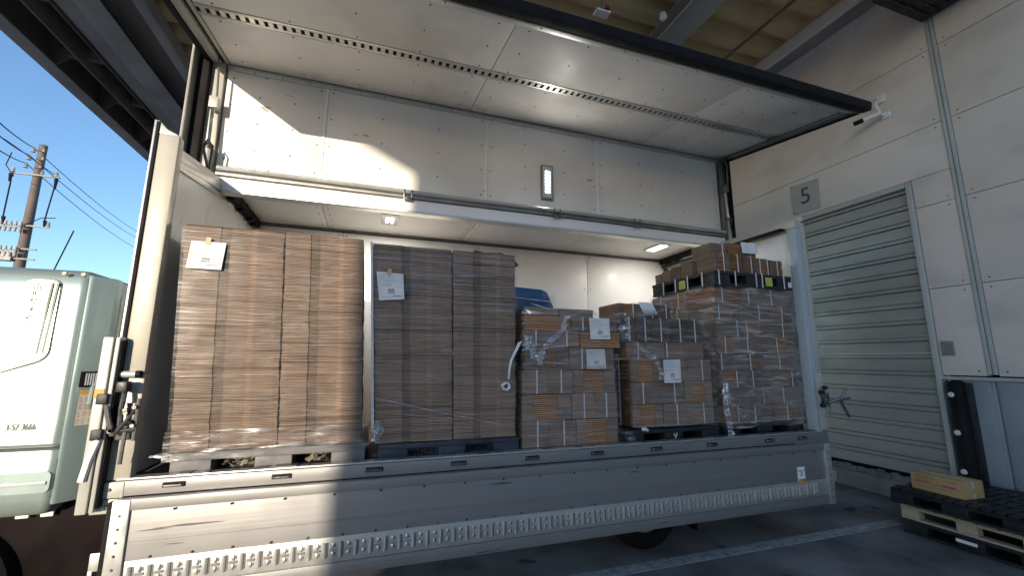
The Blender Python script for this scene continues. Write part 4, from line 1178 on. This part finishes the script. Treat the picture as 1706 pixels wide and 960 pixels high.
loose(st5, [(3.54, .045, 1.46), (3.56, .045, 1.30), (3.66, .045, 1.18)], .12, 91, mat=film_c)
for k in range(9):
    zz = 1.5 + .12 * k + rnd.uniform(-.03, .03); x0_ = 3.55 + rnd.uniform(0, .5); ln_ = rnd.uniform(.4, .9)
    m = MB(); m.grid(lambda u, v: (x0_ + ln_ * u, .052 - .006 * math.sin(u * 7 + k), zz + .012 * v - .10 * u * (1 if k % 3 else -.6) + .006 * math.sin(u * 9 + k)), 18, 1)
    m.build("fold_glint", film_loose, st5)  # pale film strips laid over the wrap as streak highlights
for st_, x0_, x1_, z0_, z1_ in ((st3, 1.30, 2.26, 1.2, 2.2), (st4, 2.44, 3.42, 1.25, 2.0), (st2, .12, 1.22, 1.3, 2.7)):
    for k in range(3):
        za, zb = rnd.uniform(z0_, z1_), rnd.uniform(-.16, .10); w_ = .003 + .003 * (st_ in (st3, st4)) ; fr = rnd.uniform(.0, .4); to = rnd.uniform(.6, 1.)
        m = MB(); m.grid(lambda u, v: (x0_ + (x1_ - x0_) * (fr + (to - fr) * u), .050, za + zb * u + w_ * v), 10, 1); m.build("fold_glint", film_loose, st_)  # more pale strips that draw highlights along the film
# loose bundles on the top pallet
GB = "loose bundles on the top black pallet"
def lone(x0, x1, y0, y1, z0, z1, kind, ss, seed, label, tone=.8, side=False):
    o = bundle(None, x0, x1, y0, y1, z0, z1, kind, ss, seed, tone=tone, side=side, name="cardboard_bundle")
    tag(o, label, "cardboard bundle", GB)
xs = [3.60, 3.80, 4.00, 4.20, 4.40, 4.60]
wd = ["first", "second", "third", "fourth", "fifth"]
for i in range(5):
    lone(xs[i], xs[i + 1] - .008, .12, .42, 2.828, 3.045 - .02 * (i == 4) - .01 * (i == 3), 'edge' if i % 2 else 'cut', (.55,) if i != 3 else (.2, .8), 90 + i,
         "strapped cardboard bundle on the top black pallet, %s from the left in its front row" % wd[i], tone=.72)
ys = [.43, .62, .80, .97, 1.11]
for i in range(4):
    lone(3.54, 3.80, ys[i], ys[i + 1] - .008, 2.828, 3.02 - .02 * i, 'fold', (), 100 + i,
         "unstrapped bundle along the left side of the top black pallet, %s behind the front row" % wd[i], tone=.75, side=True)
xs2 = [3.62, 3.86, 4.08, 4.28]
ttl = ["with its strap beside the truck wall panel", "in the middle under the edge of a paper sheet", "under the white paper sheet"]
for i in range(3):
    lone(xs2[i], xs2[i + 1] - .008, .18 if i else .20, .5, 3.05, 3.185 + .02 * (i == 1), 'edge' if i == 1 else 'fold', (.7,) if i == 0 else (), 110 + i,
         "small bundle in the upper layer above the top pallet, %s" % ["leftmost", "middle one", "rightmost, under the white paper"][i], tone=.62)
m = MB(); m.grid(lambda u, v: (4.03 + .23 * u + .02 * v, .165 - .008 * math.sin(u * 9), 3.215 - .13 * v + .01 * u), 8, 3)
tag(m.build("paper_sheet", paper, None), "white paper sheet hanging over the topmost cardboard bundles at right", "paper")

# blue wrapped thing behind the third load
m = MB()
ring_ = []
bl = thing("blue_cover", "blue plastic-covered load behind the third cardboard stack", "covered load", (1.75, 1.5, 1.05))
m.prism([(1.28, 1.25, 1.06), (2.13, 1.25, 1.06), (2.13, 1.25, 2.52), (2.05, 1.25, 2.68), (1.98, 1.25, 2.71), (1.28, 1.25, 2.74)], (0, .8, 0))
m.build("cover", tarp_blue, bl, bevel=.03)
m = MB(); m.grid(lambda u, v: (1.28 + .84 * u, 1.235 - .02 * abs(noise.noise(Vector((u * 7, v * 5, 3)))) - .012 * math.sin(u * 30 + v * 6), 2.2 + (.50 - .18 * max(0, u - .82) / .18) * v), 40, 20)
m.build("cover_folds", tarp_blue, bl)
m = MB(); m.tube([(1.28, 1.21, 2.60), (2.12, 1.21, 2.55)], .006, 5); m.build("cover_cord", strap_m, bl)
film(bl, lambda z: 1.26, lambda z: 2.15 - .02 * max(0, z - 2.5), 1.22, 2.06, 1.1, 2.66, film_b, 61)

# ------------------------------------------------------------------ pallets and carton at the right
GP = "pallets piled on the asphalt"
pallet("black plastic pallet topmost in the pile beside the wall, under the carton", 5.66, 6.78, -1.16, -.04, .305, .46, dark_plastic, group=GP, ribs=False, slats=True)
pallet("black plastic pallet lowest in the pile, lying on the asphalt", 5.70, 6.80, -1.22, -.11, .004, .150, dark_plastic, group=GP, ribs=False)
wp = thing("wooden_pallet", "light wooden pallet in the middle of the pile on the asphalt", "pallet", (6.25, -.66, .152), GP)
for k in range(7):
    y = -1.20 + k * .158
    bx("deck_board", wood, wp, 5.70, 6.80, y, y + .14, .283, .302, bevel=.003)
for k in range(3):
    bx("base_board", wood, wp, 5.70 + k * .50, 5.80 + k * .50, -1.20, -.11, .153, .172, bevel=.003)
    for j in range(3):
        bx("block", wood, wp, 5.70 + k * .50, 5.79 + k * .5, -1.20 + j * .465, -1.04 + j * .465, .173, .262, bevel=.004)
    m = MB(); m.prism([(5.699 + k * .5, -1.2, .263), (5.699 + k * .5, -.11, .263), (5.699 + k * .5, -.11, .2825), (5.699 + k * .5, -1.2, .2825)], (.1, 0, 0)); m.build("stringer_board", wood, wp)
bx("white_tag", clean_white, bpy.data.objects["plastic_pallet.006"] if "plastic_pallet.006" in bpy.data.objects else None, 5.690, 5.695, -.72, -.56, .075, .105)

ct = thing("carton", "brown cardboard carton with magenta print lying on the pallet pile", "carton", (5.97, -.4, .462))
def CT(x, y, z):
    a = R(-4); return Vector((5.80 + x * math.cos(a) - y * math.sin(a), -.63 + x * math.sin(a) + y * math.cos(a), .467 + z))
m = MB(CT); m.box(0, .30, 0, .46, 0, .17); m.build("body", carton_m, ct, bevel=.004)
m = MB(CT); m.box(.13, .17, -.001, .001, .10, .172); m.box(.13, .17, -.001, .001, 0, .05); m.box(.125, .175, -.001, .461, .1705, .1720); m.build("tape", M("tape_clear", (.55, .52, .46), .3), ct)
m = MB(CT); m.box(-.0012, .0, .02, .44, .078, .083); m.box(-.0012, .0, .06, .18, .084, .098)
for k in range(5): m.box(-.0012, .0, .29 + k * .026, .305 + k * .026, .088, .106)
m.build("magenta_print", magenta, ct, kind="stuff")
m = MB(CT)
for r_ in range(3):
    for k in range(8): m.box(-.0012, .0, .40 - k * .022, .40 - k * .022 + rnd.uniform(.008, .018), .125 + r_ * .012, .131 + r_ * .012)
for k in range(9): m.box(-.0012, .0, .40 - k * .03, .42 - k * .03, .045, .050)
for k in range(6): m.box(-.0012, .0, .05 + k * .012, .059 + k * .012, .135, .143)
m.build("grey_print", M("ink_brown", (.22, .14, .08), .7), ct, kind="stuff")

# ------------------------------------------------------------------ utility pole and wires
up = thing("utility_pole", "brown utility pole with crossarm, insulators and transformers against the sky", "utility pole", (-13.2, 18, 0))
m = MB(); m.tube([(-13.2, 18, 0), (-13.24, 18, 10.5)], .21, 14, .13); m.build("pole", pole_m, up)
arm_m = M('arm_m', (.33, .32, .30), .6)
def arm(x0, x1, z, name="crossarm"):
    m = MB(); m.box(x0, x1, 17.79, 17.85, z + .02, z + .075); m.build(name, arm_m, up)
arm(-13.95, -12.45, 9.08); arm(-13.25, -12.45, 6.95); arm(-13.7, -12.7, 5.6); arm(-13.25, -12.7, 6.0)
ins = M("ceramic", (.42, .41, .38), .4)
def insul(x, z, s=1.):
    m = MB(); m.tube([(x, 17.83, z), (x, 17.83, z + .07 * s)], .07 * s, 10, .05 * s); m.tube([(x, 17.83, z + .09 * s), (x, 17.83, z + .18 * s)], .06 * s, 10, .03 * s); m.build("insulator", ins, up)
for x, z in ((-13.9, 9.18), (-12.55, 9.18), (-13.0, 9.18), (-12.5, 7.05)): insul(x, z)
for x, z in ((-13.42, 10.1), (-13.5, 9.75), (-13.55, 9.4)): insul(x, z, 1.1)
for x, z in ((-13.1, 10.15), (-13.08, 9.8), (-13.1, 9.45)): insul(x, z, .7)
def cluster(cx, z, n, nm):
    m = MB(); m.box(cx - .35, cx + .25, 17.78, 17.86, z - .04, z + .0)
    for k in range(n):
        xx = cx - .3 + .6 * k / (n - 1)
        m.tube([(xx, 17.7, z), (xx, 17.7, z + .17)], .055, 8, .035); m.tube([(xx, 17.7, z - .25), (xx, 17.7, z - .08)], .04, 8, .06)
    m.build(nm, ins, up)
cluster(-13.55, 6.95, 5, "fuse_switches"); cluster(-13.55, 5.95, 5, "transformer_bushings")
m = MB(); m.box(-13.9, -13.35, 17.7, 18.0, 5.55, 5.85); m.build("switch_box", M("box_grey", (.34, .33, .31), .5), up)
blk = rubber
def wire(parent, pts, r, name):
    m = MB(); m.tube(pts, r, 5); return m.build(name, blk, parent)
wire(up, [(-13.92, 17.8, 9.1), (-13.88, 17.8, 8.75), (-13.88, 17.8, 7.2), (-13.75, 17.8, 6.9)], .025, "dropper_cable")
wire(up, [(-12.5, 17.8, 9.1), (-12.52, 17.8, 8.75), (-12.62, 17.8, 7.3), (-12.6, 17.8, 7.0)], .025, "dropper_cable")
for (x, z0, z1) in ((-13.92, 8.75, 9.08), (-12.51, 8.6, 9.05), (-13.86, 7.0, 7.3), (-12.6, 7.0, 7.25)):
    m = MB(); m.tube([(x, 17.8, z0), (x, 17.8, z1)], .035, 8, .065); m.build("cable_head", blk, up)
wire(up, [(-13.2, 17.8, 7.0), (-12.75, 17.8, 7.35), (-12.3, 17.8, 7.4)], .018, "brace_wire")
def sagline(p0, p1, sag, n=14):
    a, b2 = Vector(p0), Vector(p1)
    return [a.lerp(b2, t / n) + Vector((0, 0, -sag * 4 * (t / n) * (1 - t / n))) for t in range(n + 1)]
WR = [((-9.0, 9.6, 7.70), (-13.42, 17.8, 10.28), (-19.58, 40, 13.05), "topmost"),
      ((-9.0, 9.6, 7.40), (-13.50, 17.8, 9.93), (-19.59, 40, 12.51), "middle"),
      ((-9.0, 9.6, 7.05), (-13.55, 17.8, 9.58), (-19.75, 40, 11.74), "lowest")]
for a, p, b2, nm in WR:
    a2 = Vector(a) + (Vector(a) - Vector(p)) * .6
    far = Vector(b2) + (Vector(b2) - Vector(p)) * .5
    m = MB(); m.tube(sagline(a2, p, .12) + sagline(p, far, .5)[1:], .017, 5)
    tag(m.build("power_line", blk, None), "thin black overhead wire passing the utility pole, %s of three" % nm, "power line", "wires past the utility pole")
wire(up, [(-10.3, 11.8, 8.05), (-11.8, 14.8, 8.9), (-13.0, 17.8, 9.5), (-12.5, 18.0, 9.15)], .015, "jumper_wire")
wire(up, [(-11.0, 13.2, 8.2), (-12.6, 15.5, 8.6), (-13.7, 17.6, 8.9), (-13.9, 17.8, 9.2)], .015, "jumper_wire")
